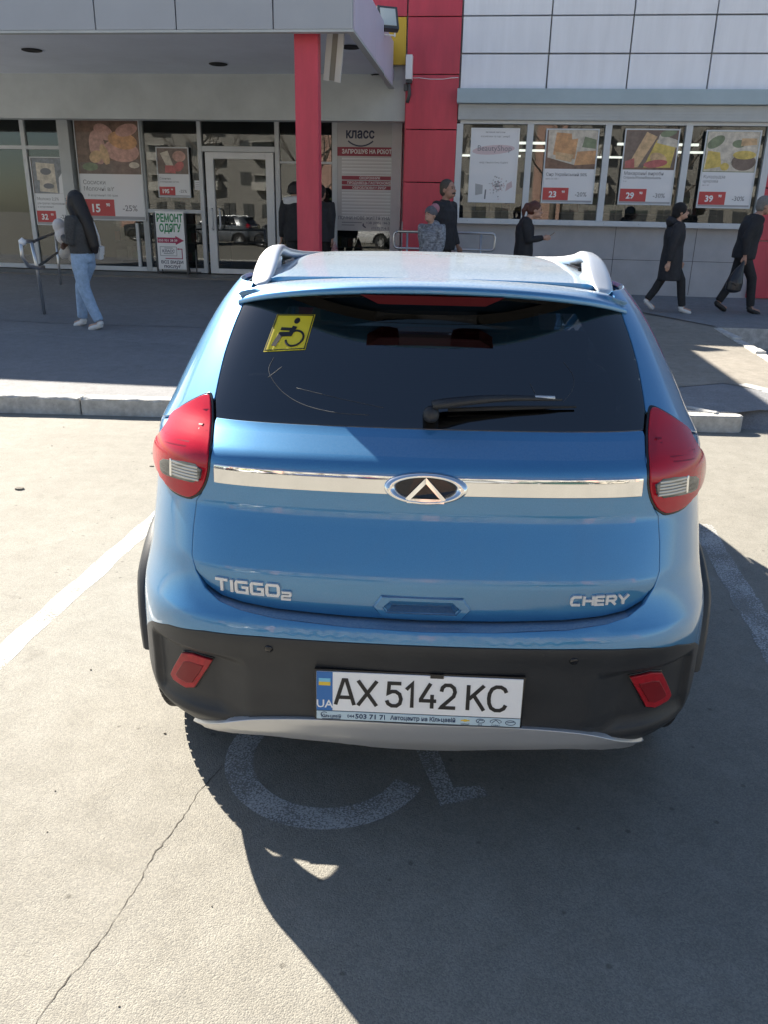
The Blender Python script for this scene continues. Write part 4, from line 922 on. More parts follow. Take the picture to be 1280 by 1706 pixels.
mb.add([(-.185,.405,1.4700),(.185,.405,1.4700),(.140,.432,1.4455),(-.140,.432,1.4455),(-.185,.435,1.4725),(.185,.435,1.4725),(.135,.46,1.455),(-.135,.46,1.455)], [(0,1,2,3),(4,7,6,5),(0,4,5,1),(1,5,6,2),(2,6,7,3),(3,7,4,0)])
mb.build('brake_light', pm('dull red brake lens', (.09,.007,.011), .5, spec=.3), SPO)
RZY, RZZ = [.63,.80,1.0,1.5,2.0,2.4,2.75], [1.4965,1.506,1.514,1.5215,1.515,1.495,1.455]
RHW = [.545,.560,.567,.572,.565,.55,.53]
def roof(v, u):
    y = v; hw = float(pchip(RZY, RHW, y)); x = u*hw; z = float(pchip(RZY, RZZ, y))-.014*abs(u)**2-.034*(max(0, abs(u)-.80)/.2)**2
    y = y + .095*(abs(u)**2)*max(0, min(1, (.9-y)/.25))
    return (x, y+.028, z)
mb = MB(); us = sorted(set([round(-1+2*i/36, 4) for i in range(37)]+[-.97,.97]))
mb.grid(roof, [.635,.66,.70,.8]+[.9+.1*i for i in range(19)], us)
mb.add([(roof(.635,u)[0], roof(.635,u)[1]+d, roof(.635,u)[2]-.02*d/.001*.0-.018*(d>0)) for u in us for d in (0,.001)], [(2*i,2*i+1,2*i+3,2*i+2) for i in range(len(us)-1)])
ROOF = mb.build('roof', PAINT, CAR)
for s in (-1, 1):
    mb = MB()
    P0 = [(.500,.70,1.462),(.503,.74,1.472),(.508,.84,1.504),(.514,.96,1.534),(.519,1.09,1.545),(.521,1.28,1.528),(.520,1.6,1.508),(.517,2.0,1.490),(.510,2.4,1.472),(.503,2.65,1.455)]
    w0 = [.016,.030,.036,.033,.028,.025,.023,.022,.024,.026]; h0 = [.005,.010,.016,.018,.018,.017,.016,.016,.015,.012]
    ty_ = [p[1] for p in P0]; yy_ = np.concatenate([np.linspace(.70,1.30,22), np.linspace(1.36,2.65,10)])
    P = list(zip(pchip(ty_,[p[0] for p in P0],yy_), yy_, pchip(ty_,[p[2] for p in P0],yy_))); wd = pchip(ty_,w0,yy_); ht = pchip(ty_,h0,yy_)
    n_ = 14; v = []
    for (x, y, z), w_, h_ in zip(P, wd, ht):
        for j in range(n_):
            a = 2*math.pi*j/n_; c_, s_ = math.cos(a), math.sin(a)
            v.append((s*(x+w_*math.copysign(abs(c_)**.75, c_)), y, z-.1*0+h_*math.copysign(abs(s_)**.75, s_)-.012*c_*(w_/.05)))
    k = len(P); mb.add(v, [(i*n_+j, i*n_+(j+1)%n_, (i+1)*n_+(j+1)%n_, (i+1)*n_+j) for i in range(k-1) for j in range(n_)]+[list(range(n_)), [(k-1)*n_+j for j in range(n_)]], 0, True)
    # the web that closes the rail down to the roof behind the opening
    mb.box((min(s*.490,s*.512), .80, 1.45), (max(s*.490,s*.512), .98, 1.500)) if False else None
    mb.prism([(.72,1.458),(.80,1.485),(.90,1.515),(1.0,1.528),(1.06,1.530),(1.04,1.50),(1.00,1.462)], 'x', min(s*.494,s*.520), max(s*.494,s*.520))
    rl = mb.build('roof_rail', RAILS, CAR)
    mb = MB(); mb.bbox((min(s*.495,s*.528),1.12,1.46),(max(s*.495,s*.528),1.34,1.512),.006); mb.build('rail_foot', GLOSSB, rl)

# --- greenhouse: rear pillars, side windows, windscreen, bonnet
def P2(x, z): return (tx(x, z), z)
for s in (1, -1):
    f = (lambda p: p) if s == 1 else mir
    inner_ = [P2(x+.006, z) for z, x in gw]
    # outer edge runs forward along the side to the quarter window
    outer_ = [(ty(1.00),1.455),(ty(.98),1.38),(ty(.92),1.28),(ty(.86),1.18),(ty(.82),1.085)]
    poly = [(1.03,1.108),(.86,1.138),(tx(.60,1.17),1.172)]+[(t, z) for t, z in inner_[1:]]+[(tx(.52,1.465),1.474),(ty(1.0)-.2,1.478)]+outer_
    panel('rear_pillar', f(poly[::-1]), PAINT, CAR, 'b', depth=.012, step=.035)
    poly = [(ty(.84),1.085),(ty(1.2),1.06),(ty(2.2),1.04),(ty(3.15),1.02),(ty(2.95),1.10),(ty(2.45),1.44),(ty(1.02),1.44),(ty(.94),1.28)]
    sw = panel('side_window', f(poly), CABG, CAR, 'b', depth=.004, off=-.006, step=.06)
    poly = [(ty(.83),1.062),(ty(3.2),1.006),(ty(3.17),1.022),(ty(1.2),1.062),(ty(.84),1.080)]
    panel('window_trim', f(poly), CHROME, CAR, 'b', depth=.006, off=.004, step=.05)
    poly = [(ty(.98),1.452),(ty(2.44),1.452),(ty(3.0),1.09),(ty(3.2),1.02),(ty(3.3),1.02),(ty(2.5),1.482),(ty(.98),1.482)]
    panel('window_frame', f(poly), PAINT, CAR, 'b', depth=.008, step=.05)
    mb = MB(); mb.bbox((s*.93-.11,2.95,1.0),(s*.93+.11,3.05,1.13),.03); mb.box((s*.80-.06,2.98,1.02),(s*.80+.06,3.02,1.05)); mb.build('wing_mirror', PAINT, CAR)
for s in (1, -1):                                     # filler strip between roof and pillars
    v = []
    for t in np.concatenate([np.linspace(tx(.515,1.465), ty(.95), 14), np.linspace(ty(1.1), ty(2.35), 10)]):
        p = surf(t, 1.474, 'b'); yy = float(p[1]); hw = float(pchip(RZY, RHW, yy)); q = (min(hw-.006, float(p[0])-.012)*s, yy, float(pchip(RZY, RZZ, yy))-.040)
        v += [(float(p[0])*s, yy, 1.4735), (float(p[0]*.5)*s+q[0]*.5, yy, 1.460 if yy > .8 else 1.466), q]
    k = len(v)//3; mb = MB(); mb.add(v, [(3*i+j, 3*i+3+j, 3*i+4+j, 3*i+1+j) for i in range(k-1) for j in (0, 1)], 0, True); mb.build('roof_channel', PAINT, CAR)
mb = MB(); mb.grid(lambda u, v: (u*(.70-.17*v), 3.30-.06*u*u*2-v*.62, 1.0+.465*v), list(np.linspace(-1,1,13)), list(np.linspace(0,1,9))); mb.build('windscreen', CABG, CAR)
mb = MB(); mb.grid(lambda u, v: (u*(.80-.10*v*v), 3.22+v*.86-.10*u*u*v, 1.005-.13*v**1.6-.05*u*u), list(np.linspace(-1,1,15)), list(np.linspace(0,1,11))); mb.build('bonnet', PAINT, CAR)

# --- tail lamps
for s in (1, -1):
    f = (lambda p: p) if s == 1 else mir
    inn = [(.595,.972),(.578,.984),(.560,1.01),(.547,1.05),(.545,1.105),(.558,1.15),(.574,1.206)]
    I = XZ(inn)
    tip = [(tx(.590,1.206),1.209),(tx(.645,1.178),1.180),(tx(.69,1.15),1.150),(.83,1.120),(.885,1.095),(.912,1.06),(.915,1.03),(.900,1.008),(.868,.995),(.835,.988),(.80,.976),(tx(.66,.965),.964),(tx(.61,.965),.964)]
    full = I + tip
    hs = panel('tail_lamp', f(smooth_poly(full, 2)[::-1]), GLOSSB, CAR, 'b', off=.002, depth=.03, step=.025)
    def shrink(p, d):
        c = np.mean(np.array(p), 0); return [tuple(c+(np.array(q)-c)*(1-d/np.linalg.norm(np.array(q)-c))) for q in p]
    sp = 1.088
    fs = shrink(full, .007)
    up_ = [p for p in fs if p[1] > sp]; lo_ = [p for p in fs if p[1] <= sp]
    panel('lens', f(smooth_poly(fs, 2)[::-1]), RED, hs, 'b', off=.006, depth=.02, step=.010, dome=.013)
    ct = [(tx(.570,1.02),1.018),(tx(.62,1.02),1.015),(.77,1.012),(.790,1.018),(.793,1.046),(tx(.62,1.06),1.062),(tx(.560,1.06),1.062)]
    panel('reversing_light', f(smooth_poly(ct, 1)), CLEAR, hs, 'b', off=.0195, depth=.006, step=.012)
    for k_ in range(5):
        z_ = 1.0225+k_*.0080; panel('reflector_rib', f([(tx(.570,z_),z_),(tx(.645,z_),z_-.001),(tx(.645,z_),z_+.0015),(tx(.570,z_),z_+.0025)]), pm('bright reflector', (.50,.51,.51), .2, .7), hs, 'b', off=.0202, depth=.003, step=.02)
    for k_ in range(6):
        z_ = 1.090+k_*.0085; x_ = .640-.006*k_; panel('lens_rib', f([(tx(x_-.035,z_),z_),(tx(x_+.05,z_-.006),z_-.006),(tx(x_+.05,z_-.004),z_-.0035),(tx(x_-.035,z_),z_+.0025)]), REDR, hs, 'b', off=.0188, depth=.003, step=.02)
    panel('light_divider', f([(tx(.648,1.02),1.017),(tx(.652,1.02),1.017),(tx(.650,1.06),1.058),(tx(.646,1.06),1.058)]), CHROME, hs, 'b', off=.0205, depth=.004, step=.012)

# --- lower bumper, fog lamps, skid plate
lowhalf = [(0,.672),(tx(.40,.675),.669),(tx(.55,.67),.662),(tx(.66,.65),.643),(.80,.607),(.88,.560),(.95,.506),(1.0,.498),(1.055,.535)] + [p for p in arch(RA, .38, 36, 8)][::1]
cl = lowhalf + [(1.02,.36),(.96,.305),(.86,.285),(tx(.66,.30),.285),(tx(.60,.30),.285),(tx(.5,.34),.32),(0,.33)]
clp = cl + [(-t, z) for t, z in cl[::-1]][1:-1]
BUMP = panel('rear_bumper', clp[::-1], BLACKP, CAR, 'c', step=.018, bstep=.012, depth=.02, rows=())
for s in (1, -1):
    f = (lambda p: p) if s == 1 else mir
    fp = [(tx(.545,.56),.556),(tx(.60,.56),.560),(tx(.632,.55),.551),(tx(.664,.49),.492),(tx(.678,.46),.463),(tx(.670,.45),.452),(tx(.630,.445),.446),(tx(.604,.46),.456)]
    fc = [((t-.62)*.62+.62, (z-.505)*.62+.505) for t, z in fp]
    fl = panel('fog_lamp', f(fp), REDF, BUMP, 'c', off=.010, depth=.02, step=.012, dome=.006)
    fr_ = [((t-.62)*1.07+.62, (z-.505)*1.09+.505) for t, z in fp]
    panel('fog_centre', f(fc), REDC, fl, 'c', off=.0165, depth=.004, step=.02)
    panel('lamp_surround', f(fr_), GLOSSB, fl, 'c', off=.004, depth=.01, step=.02)
    mb = MB(); p = surf(s*.39, .638, 'c'); nn_ = normal(s*.39, .638, 'c')
    mb.lathe([(0,.004),(.009,.004),(.011,.001),(.011,-.006)], 16, M=Matrix.Translation(Vector(p))@Vector((0,0,1)).rotation_difference(Vector(nn_)).to_matrix().to_4x4()); mb.build('parking_sensor', GLOSSB, BUMP)
sk = [(0,.438),(tx(.25,.43),.436),(tx(.40,.42),.421),(tx(.48,.40),.398),(tx(.55,.36),.362),(tx(.60,.33),.328),(tx(.640,.30),.302),(tx(.60,.30),.300),(tx(.54,.31),.309),(tx(.47,.33),.328),(tx(.40,.34),.344),(tx(.32,.34),.340),(tx(.20,.34),.336),(tx(.13,.32),.320),(0,.316)]
skp = sk + [(-t, z) for t, z in sk[::-1]][1:-1]
SKID = panel('skid_plate', smooth_poly(skp, 2)[::-1], SILVER, CAR, 'b', off=.010, depth=.03, step=.012, dome=.005)

# --- number plate
pl = thing('number_plate', None, None); pl.parent = CAR; pl.location = (0, .032, .5215); pl.rotation_euler = (rad(-3), 0, 0)
def pbox(nm, x0, z0, x1, z1, y0, y1, m, par=pl, b=.0015): return MB().bbox((x0,y0,z0),(x1,y1,z1), b).build(nm, m, par)
pbox('frame', -.265,-.0715,.265,.0715,-.004,.012,GLOSSB,b=.003)
pbox('plate', -.2595,-.0430,.2595,.0665,-.0068,.002,WHITEP)
pbox('dealer_strip', -.2595,-.0685,.2595,-.0455,-.0066,.002,STRIPM)
pbox('country_band', -.2590,-.0426,-.2185,.0661,-.0074,-.0060,UABLUE,b=.0003)
pbox('flag', -.2535,.0385,-.224,.0485,-.0080,-.0072,UACYAN,b=.0002); pbox('flag', -.2535,.0285,-.224,.0385,-.0080,-.0072,UAYEL,b=.0002)
shift(text_mb('UA', .031, .012, .0006), -.2388,-.0077,-.034).build('country_code', WHITEP, pl)
DIN = {'A': (1., [[(0,0),(.42,1),(.58,1),(1,0)],[(.17,.30),(.83,.30)]]), 'X': (1., [[(0,1),(1,0)],[(1,1),(0,0)]]),
       '5': (.82, [[(.95,.95),(.16,.95),(.12,.55),(.35,.62),(.6,.62),(.85,.52),(.95,.33),(.88,.14),(.66,.04),(.35,.04),(.12,.12),(.02,.25)]]),
       '1': (.55, [[(.05,.72),(.62,.96),(.62,0)]]), '4': (.88, [[(.62,1),(.06,.36),(.06,.30),(1,.30)],[(.74,.55),(.74,0)]]),
       '2': (.84, [[(.06,.70),(.12,.86),(.30,.96),(.62,.96),(.84,.86),(.92,.70),(.84,.52),(.12,.09),(.08,.05),(.98,.05)]]),
       'K': (.92, [[(.06,1),(.06,0)],[(.95,1),(.12,.44)],[(.36,.62),(1,0)]]),
       'C': (.98, [[(.96,.76),(.86,.89),(.66,.97),(.40,.97),(.18,.88),(.06,.70),(.03,.5),(.06,.30),(.18,.12),(.40,.03),(.66,.03),(.86,.11),(.96,.25)]])}
x = -.211; H_ = .070
for wi, word in enumerate(('AX', '5142', 'KC')):
    mb = MB()
    for c in word:
        wd = DIN[c][0]*.047; strokes([[(x+a*wd, -.0245+b*H_) for a, b in p] for p in DIN[c][1]], .0094, -.0082, -.0062, mb); x += wd+.0098
    mb.build('registration_lettering', INK, pl); x += .0175
BL_ = pm('dealer print', (.02,.05,.12), .5)
shift(text_mb('044', .0125, .01, .0004), -.172,-.0069,-.0615).build('dealer_lettering', BL_, pl)
shift(text_mb('503 71 71', .0185, .03, .0004, width=.078), -.120,-.0069,-.0630).build('dealer_lettering', BL_, pl)
shift(text_mb('Автоцентр на Кільцевій', .0165, .03, .0004, width=.165), .014,-.0069,-.0618).build('dealer_lettering', BL_, pl)
shift(text_mb('Кільцевій', .0125, .02, .0004, width=.050), -.222,-.0069,-.0630).build('dealer_lettering', BL_, pl)
mb = strokes([arc(-.2395,-.055,.0085,.007,40,320,14),[(-.245,-.0665),(-.198,-.0665)]], .002, -.0070,-.0064)
strokes([arc(.159,-.055,.0105,.0058,0,360,16), [(.153,-.058),(.158,-.052),(.166,-.054)], arc(.235,-.057,.0125,.0065,0,360,16), [(.226,-.057),(.244,-.054)]], .0018, -.0070,-.0064, mb)
strokes([[(.188,-.060),(.198,-.050),(.208,-.060)], arc(.198,-.055,.014,.006,-30,210,14)], .0016, -.0070,-.0064, mb); mb.build('dealer_emblem', BL_, pl)
strokes([[(.110,-.0552),(.132,-.0552)],[(.117,-.0535),(.125,-.0535)],[(.117,-.0569),(.125,-.0569)]], .0034, -.0070,-.0064).build('dealer_emblem', UAYEL, pl)
for nm, xx in (('CHEVROLET', .121), ('ZAZ', .159), ('CHERY', .198)):
    shift(text_mb(nm, .0055, .01, .0003, width=.022 if nm != 'ZAZ' else .011), xx,-.0069,-.0675).build('dealer_lettering', BL_, pl)
MB().bbox((.028,-.0085,.060),(.062,.004,.0715),.002).build('plate_lamp', GLOSSB, pl)

# --- wiper
def wp(x, z, d): return np.array(ZS(x, z, d))
WIP = MB()
A = wp(.010,1.196,.034); B = wp(.335,1.2165,.026)
ks = np.linspace(0, 1, 12)
WIP.tube([tuple(A+(B-A)*k+np.array([0,-.004,.010*math.sin(k*math.pi)])) for k in ks], [.017,.019,.018,.017,.016,.014,.013,.011,.010,.009,.007,.004], 10, flat=.7)
WIP.lathe([(0,.030),(.012,.030),(.020,.022),(.021,0),(.021,-.03)], 18, M=Matrix.Translation(Vector(tuple(wp(.008,1.186,.01))))@Matrix.Rotation(rad(70),4,'X'))
WIP = WIP.build('rear_wiper', BLACKP, CAR)
mb = MB(); mb.tube([tuple(wp(.05,1.196,.012)), tuple(wp(.20,1.202,.014)), tuple(wp(.375,1.208,.010))], [.005,.006,.003], 6); mb.build('wiper_blade', RUBBER, WIP)
mb = MB(); mb.tube([tuple(wp(.265,1.2155,.036)), tuple(wp(.315,1.216,.032))], [.006,.006], 6); mb.build('blade_clip', RAILS, WIP)

# --- wheels and arch trims
mb = MB()
tp = [(.20,-.095),(.27,-.103),(.305,-.100),(.322,-.086),(.3275,-.06),(.329,0),(.3275,.06),(.322,.086),(.305,.100),(.27,.103),(.20,.095)]
mb.lathe(tp, 48)
TYRE = mb.mesh('tyre', RUBBER)
mb = MB()
for k in range(64):                                   # tread blocks
    a = 2*math.pi*k/64
    for x0, x1, o in ((-.094,-.058,0),(-.052,-.006,.5),(.006,.052,.2),(.058,.094,.7)):
        M_ = Matrix.Rotation(a+o*.098, 4, 'Z'); r1 = .3296 if abs(x0) < .055 and abs(x1) < .06 else .3235
        mb.box((.318,-.0125,x0),(r1,.0125,x1), M=M_)
TREAD = mb.mesh('tread', RUBBER)
mb = MB(); mb.lathe([(.0,.05),(.035,.052),(.06,.045)], 24); mb.lathe([(.185,.075),(.205,.088),(.212,.090),(.205,.06),(.19,-.08)], 40)
for k in range(10):
    M_ = Matrix.Rotation(2*math.pi*k/10, 4, 'Z'); mb.box((.04,-.016,.03),(.20,.016,.062), M=M_)
RIM = mb.mesh('rim', SILVER)
mb = MB(); mb.lathe([(0,-.02),(.198,-.02),(.198,.015),(0,.015)], 32); DISC = mb.mesh('light_block_disc', UNDER)  # solid disc added to block light leaking through the wheel spokes
for s in (1, -1):
    for cy in (RA, FA):
        w = thing('wheel', None, None); w.parent = CAR; w.location = (s*.742, cy, .329); w.rotation_euler = (0, rad(90)*s, 0)
        link('tyre', TYRE, w); td = link('tread', TREAD, w); td['kind'] = 'stuff'; link('rim', RIM, w); link('light_block_disc', DISC, w)
        mb = MB(); v = []; kk = 40
        for i in range(kk+1):
            a = rad(12+180*i/kk) if cy == RA else rad(-12+204*i/kk)
            for r_, x_ in ((.372,.76),(.372,.852),(.378,.864),(.392,.870),(.420,.867),(.437,.854),(.441,.835),(.441,.79)):
                v.append((s*(x_-.035*max(0, 1-max(0, math.degrees(a)-12)/30)*(cy == RA)), cy-r_*math.cos(a), max(.26,.335+r_*math.sin(a))))
        mb.add(v, [(i*8+j,(i+1)*8+j,(i+1)*8+j+1,i*8+j+1) for i in range(kk) for j in range(7)], 0, True)
        mb.build('arch_trim', BLACKP, CAR)
# --- underside, cabin
mb = MB(); mb.box((-.56,.30,.24),(.56,3.9,.30)); mb.box((-.76,1.25,.24),(.76,2.9,.32)); mb.box((-.64,.33,.245),(.64,1.22,.295)); mb.build('underbody', UNDER, CAR)  # wide rear slab added to close light gaps beside the wheels
mb = MB(); mb.bbox((-.62,.85,.60),(.62,1.0,1.16),.05); mb.bbox((-.60,.95,.55),(.60,1.4,.72),.04)
SE = mb.build('rear_seat', SEATM, CAR)
for x in (-.38, 0, .38): MB().bbox((x-.13,.86,1.15),(x+.13,.95,1.33 if x else 1.27),.035).build('headrest', SEATM, SE)
for x in (-.36, .36):
    s_ = MB().bbox((x-.24,2.0,.5),(x+.24,2.13,1.18),.05).build('front_seat', SEATM, CAR); MB().bbox((x-.13,2.0,1.2),(x+.13,2.1,1.38),.035).build('headrest', SEATM, s_)
MB().bbox((-.70,2.75,.75),(.70,3.2,1.0),.04).build('dashboard', DARKIN, CAR)
mb = MB(); mb.grid(lambda u, v: (u*.5, .70+v*1.9, 1.475-.012*u*u), [-1,-.5,0,.5,1], [0,.5,1]); mb.box((-.60,.42,.66),(.60,.86,.70)); mb.box((-.66,1.0,.50),(.66,3.1,.54)); mb.build('cabin_lining', DARKIN, CAR)
# ================================================================== PEOPLE
def fuse(mb, voxel, it=4):
    """join the solid pieces of a figure into one continuous surface"""
    o = bpy.data.objects.new('figure', mb.mesh('figure', pm('temporary', (.5,.5,.5)))); COL.objects.link(o)
    r = o.modifiers.new('r', 'REMESH'); r.mode = 'VOXEL'; r.voxel_size = voxel
    s = o.modifiers.new('s', 'SMOOTH'); s.iterations = it; s.factor = .5
    dg = bpy.context.evaluated_depsgraph_get(); me = bpy.data.meshes.new_from_object(o.evaluated_get(dg))
    bpy.data.objects.remove(o); me.materials.clear(); me.polygons.foreach_set('use_smooth', [True]*len(me.polygons))
    return me
def fob(name, mb, voxel, mat, par, it=4):
    me = fuse(mb, voxel, it); me.materials.append(mat); return link(name, me, par)
def ball(mb, c, rx, ry, rz, n=14, M=None):
    prof = [(math.sin(math.pi*i/10), -math.cos(math.pi*i/10)) for i in range(11)]; prof[0] = (.001,-1); prof[-1] = (.001,1)
    Mx = Matrix.Translation(Vector(c)) @ (M if M is not None else Matrix()) @ Matrix.Diagonal((rx, ry, rz, 1)); return mb.lathe(prof, n, M=Mx)
def V3(*a): return Vector(a)
SKIN = pm('skin', (.50,.30,.22), .55, var=.08, scale=20); SKINR = pm('weathered skin', (.40,.23,.17), .6, var=.1, scale=20)
def cloth(nm, c, b=.9, var=.3, sc=14): return pm(nm, c, .8, var=var, scale=sc, bump=b, bscale=16)
BLACKC = cloth('black cloth', (.020,.021,.025)); BLACKC2 = cloth('charcoal cloth', (.026,.027,.032)); DARKT = cloth('dark trousers', (.018,.019,.022))
WSHOE = pm('white sneaker', (.66,.66,.65), .6); BSHOE = pm('black shoe', (.015,.015,.016), .5)
def person(label, loc, rotz, H, skin, top, legs, shoe, stride=.10, knee=.03, lean=0, bow=0, arms=None, coat=.46, bulk=1., legw=1., lift=0, group=None):
    t = thing('person', label, 'person', loc, rotz, group)
    def P(x, y, z): return V3(x*H, (y+lean*max(0, z-.5)/.4)*H, z*H)
    J = {'pel': P(0,0,.53), 'wst': P(0,0,.62), 'chs': P(0,.005,.73), 'nkb': P(0,0,.825), 'hd': P(0,.025+bow*.35,.93-bow*.12)}
    for s, k in ((1,'R'),(-1,'L')):
        f = stride*s; back = f < 0; lf = lift if back else 0
        J['hip'+k] = P(s*.05,0,.51); J['kne'+k] = P(s*.052, f*.5+(knee if not back else knee*.9), .285+lf*.3)
        J['ank'+k] = V3(s*.048*H, (f-(.02 if back else 0))*H, (.048+lf)*H); J['toe'+k] = J['ank'+k]+V3(s*.012*H, .085*H, (-.03-lf*.75)*H)
        J['sho'+k] = P(s*.108*bulk,0,.80)
        e, w = (arms or {}).get(k, ((s*.135, -.01-f*.25, .625), (s*.14, .03-f*.6, .475)))
        J['elb'+k] = P(*e); J['wri'+k] = P(*w)
    h = H
    b = MB()
    hx = Matrix.Rotation(-bow*1.2, 4, 'X')
    hd = J['hd']; R_ = .061*h
    ball(b, hd+V3(0,-.004*h,.012*h), R_*.86, R_*1.06, R_*1.02, 18, hx); ball(b, hd+hx@V3(0,.016*h,-.030*h), R_*.68, R_*.80, R_*.74, 16, hx)
    ball(b, hd+hx@V3(0,R_*1.12,-.012*h), .008*h, .014*h, .015*h, 8, hx); ball(b, hd+hx@V3(0,R_*.98,-.046*h), .019*h, .012*h, .014*h, 8, hx)
    for s in (1,-1): ball(b, hd+hx@V3(s*R_*.86,-.006*h,-.010*h), .006*h, .014*h, .020*h, 8, hx)
    b.tube([J['nkb']-V3(0,0,.02*h), hd+hx@V3(0,-.012*h,-.045*h)], [.036*h,.030*h], 12)
    b.tube([J['pel']-V3(0,0,.03*h), J['pel'], J['wst'], J['chs'], J['nkb']-V3(0,0,.01*h)], [.062*h,.070*h,.062*h,.070*h,.036*h], 16, flat=1.4, up=(1,0,0))
    for k in 'RL':
        s = 1 if k == 'R' else -1
        b.tube([J['hip'+k]+V3(0,0,.03*h), J['hip'+k], J['kne'+k], J['ank'+k]], [.04*h,.047*h,.032*h,.022*h], 12)
        b.tube([J['ank'+k]-V3(0,.015*h,.012*h), J['toe'+k]], [.024*h,.014*h], 10)
        b.tube([J['nkb']-V3(0,0,.03*h), J['sho'+k], J['elb'+k], J['wri'+k]], [.03*h,.034*h,.025*h,.017*h], 12)
        d = (J['wri'+k]-J['elb'+k]).normalized(); side = d.cross(V3(s,0,0)); side = side.normalized() if side.length > .1 else V3(0,1,0); pn = side.cross(d).normalized()
        pc_ = J['wri'+k]+d*.028*h; b.tube([J['wri'+k], pc_, J['wri'+k]+d*.050*h], [.016*h,.021*h,.019*h], 10, flat=.55, up=pn)
        for i, ln in enumerate((.036,.042,.040,.031)):
            a0 = J['wri'+k]+d*.048*h+side*((i-1.5)*.0105*h); a1 = a0+d*ln*.5*h-pn*.006*h*s; a2 = a1+d*ln*.42*h-pn*.014*h*s; b.tube([a0-d*.01*h, a1, a2], [.0056*h,.0052*h,.0042*h], 6)
        a0 = J['wri'+k]+d*.018*h+side*.016*h; b.tube([a0, a0+d*.022*h+side*.014*h, a0+d*.042*h+side*.012*h], [.007*h,.006*h,.0045*h], 6)
    bo = fob('body', b, .0052*h, skin, t, 2)
    # trousers
    c = MB()
    c.tube([J['pel']-V3(0,0,.035*h), J['pel'], J['wst']-V3(0,0,.01*h)], [.074*h,.080*h,.074*h], 16, flat=1.32, up=(1,0,0))
    for k in 'RL':
        mid = (J['kne'+k]+J['ank'+k])/2
        c.tube([J['hip'+k]+V3(0,0,.035*h), J['hip'+k]-V3(0,0,.03*h), J['kne'+k]+V3(0,0,.02*h), mid, J['ank'+k]+V3(0,0,.012*h)], [.052*h*legw,.057*h*legw,.044*h*legw,.040*h*legw,.036*h*legw], 12)
    fob('trousers', c, .010*h, legs, t, 3)
    # coat or jacket with sleeves and collar
    c = MB()
    zz = coat; hem = P(0,0,zz); hw_ = .090 if zz < .4 else .082
    pts = [V3(0, 0, zz*h)+V3(0,lean*max(0,zz-.5)/.4*h,0)]
    rs = [hw_*h*bulk]
    for z, r in ((.46,.086),(.53,.084),(.62,.076),(.70,.083),(.765,.078),(.815,.050),(.838,.040)):
        if z > zz+.02: pts.append(P(0,0,z)); rs.append(r*h*bulk if z < .8 else r*h)
    c.tube(pts, rs, 18, flat=1.36, up=(1,0,0))
    for k in 'RL':
        s = 1 if k == 'R' else -1
        c.tube([J['nkb']-V3(0,0,.035*h), J['sho'+k]-V3(0,0,.005*h), (J['sho'+k]+J['elb'+k])/2, J['elb'+k], (J['elb'+k]+J['wri'+k])/2, J['wri'+k]+(J['elb'+k]-J['wri'+k])*.04], [.045*h,.046*h*bulk,.042*h*bulk,.036*h*bulk,.033*h,.027*h], 12)
    c.tube([J['nkb']-V3(0,0,.02*h), J['nkb']+V3(0,.004*h,.024*h)], [.050*h,.044*h], 14)
    fob('coat' if coat < .42 else 'jacket', c, .010*h, top, t, 3)
    for k in 'RL':
        f = (J['toe'+k]-J['ank'+k]).normalized(); c = MB(); a = J['ank'+k]
        c.tube([a+V3(0,-.004*h,.012*h), a-V3(0,.010*h,.014*h)], [.026*h,.028*h], 10)
        c.tube([a-f*.022*h-V3(0,0,.022*h), a+f*.03*h-V3(0,0,.020*h), a+f*.075*h-V3(0,0,.021*h), a+f*.098*h-V3(0,0,.021*h)], [.024*h,.028*h,.027*h,.017*h], 12, flat=.85)
        fob('shoe', c, .006*h, shoe, t, 2)
    for s in (1,-1):
        m = MB(); ball(m, hd+hx@V3(s*.021*h,R_*.90,.006*h), .0065*h, .004*h, .0035*h, 8); m.build('eye', INK, t)
        m = MB(); m.tube([hd+hx@V3(s*.010*h,R_*.95,.018*h), hd+hx@V3(s*.032*h,R_*.84,.018*h)], .003*h, 5); m.build('eyebrow', pm('brow hair', (.03,.02,.015), .8), t)
    m = MB(); m.tube([hd+hx@V3(-.014*h,R_*1.0,-.044*h), hd+hx@V3(0,R_*1.12,-.045*h), hd+hx@V3(.014*h,R_*1.0,-.044*h)], .0035*h, 5); m.build('mouth', pm('lip', (.32,.12,.10), .5), t)
    return t, J, h, hx, R_
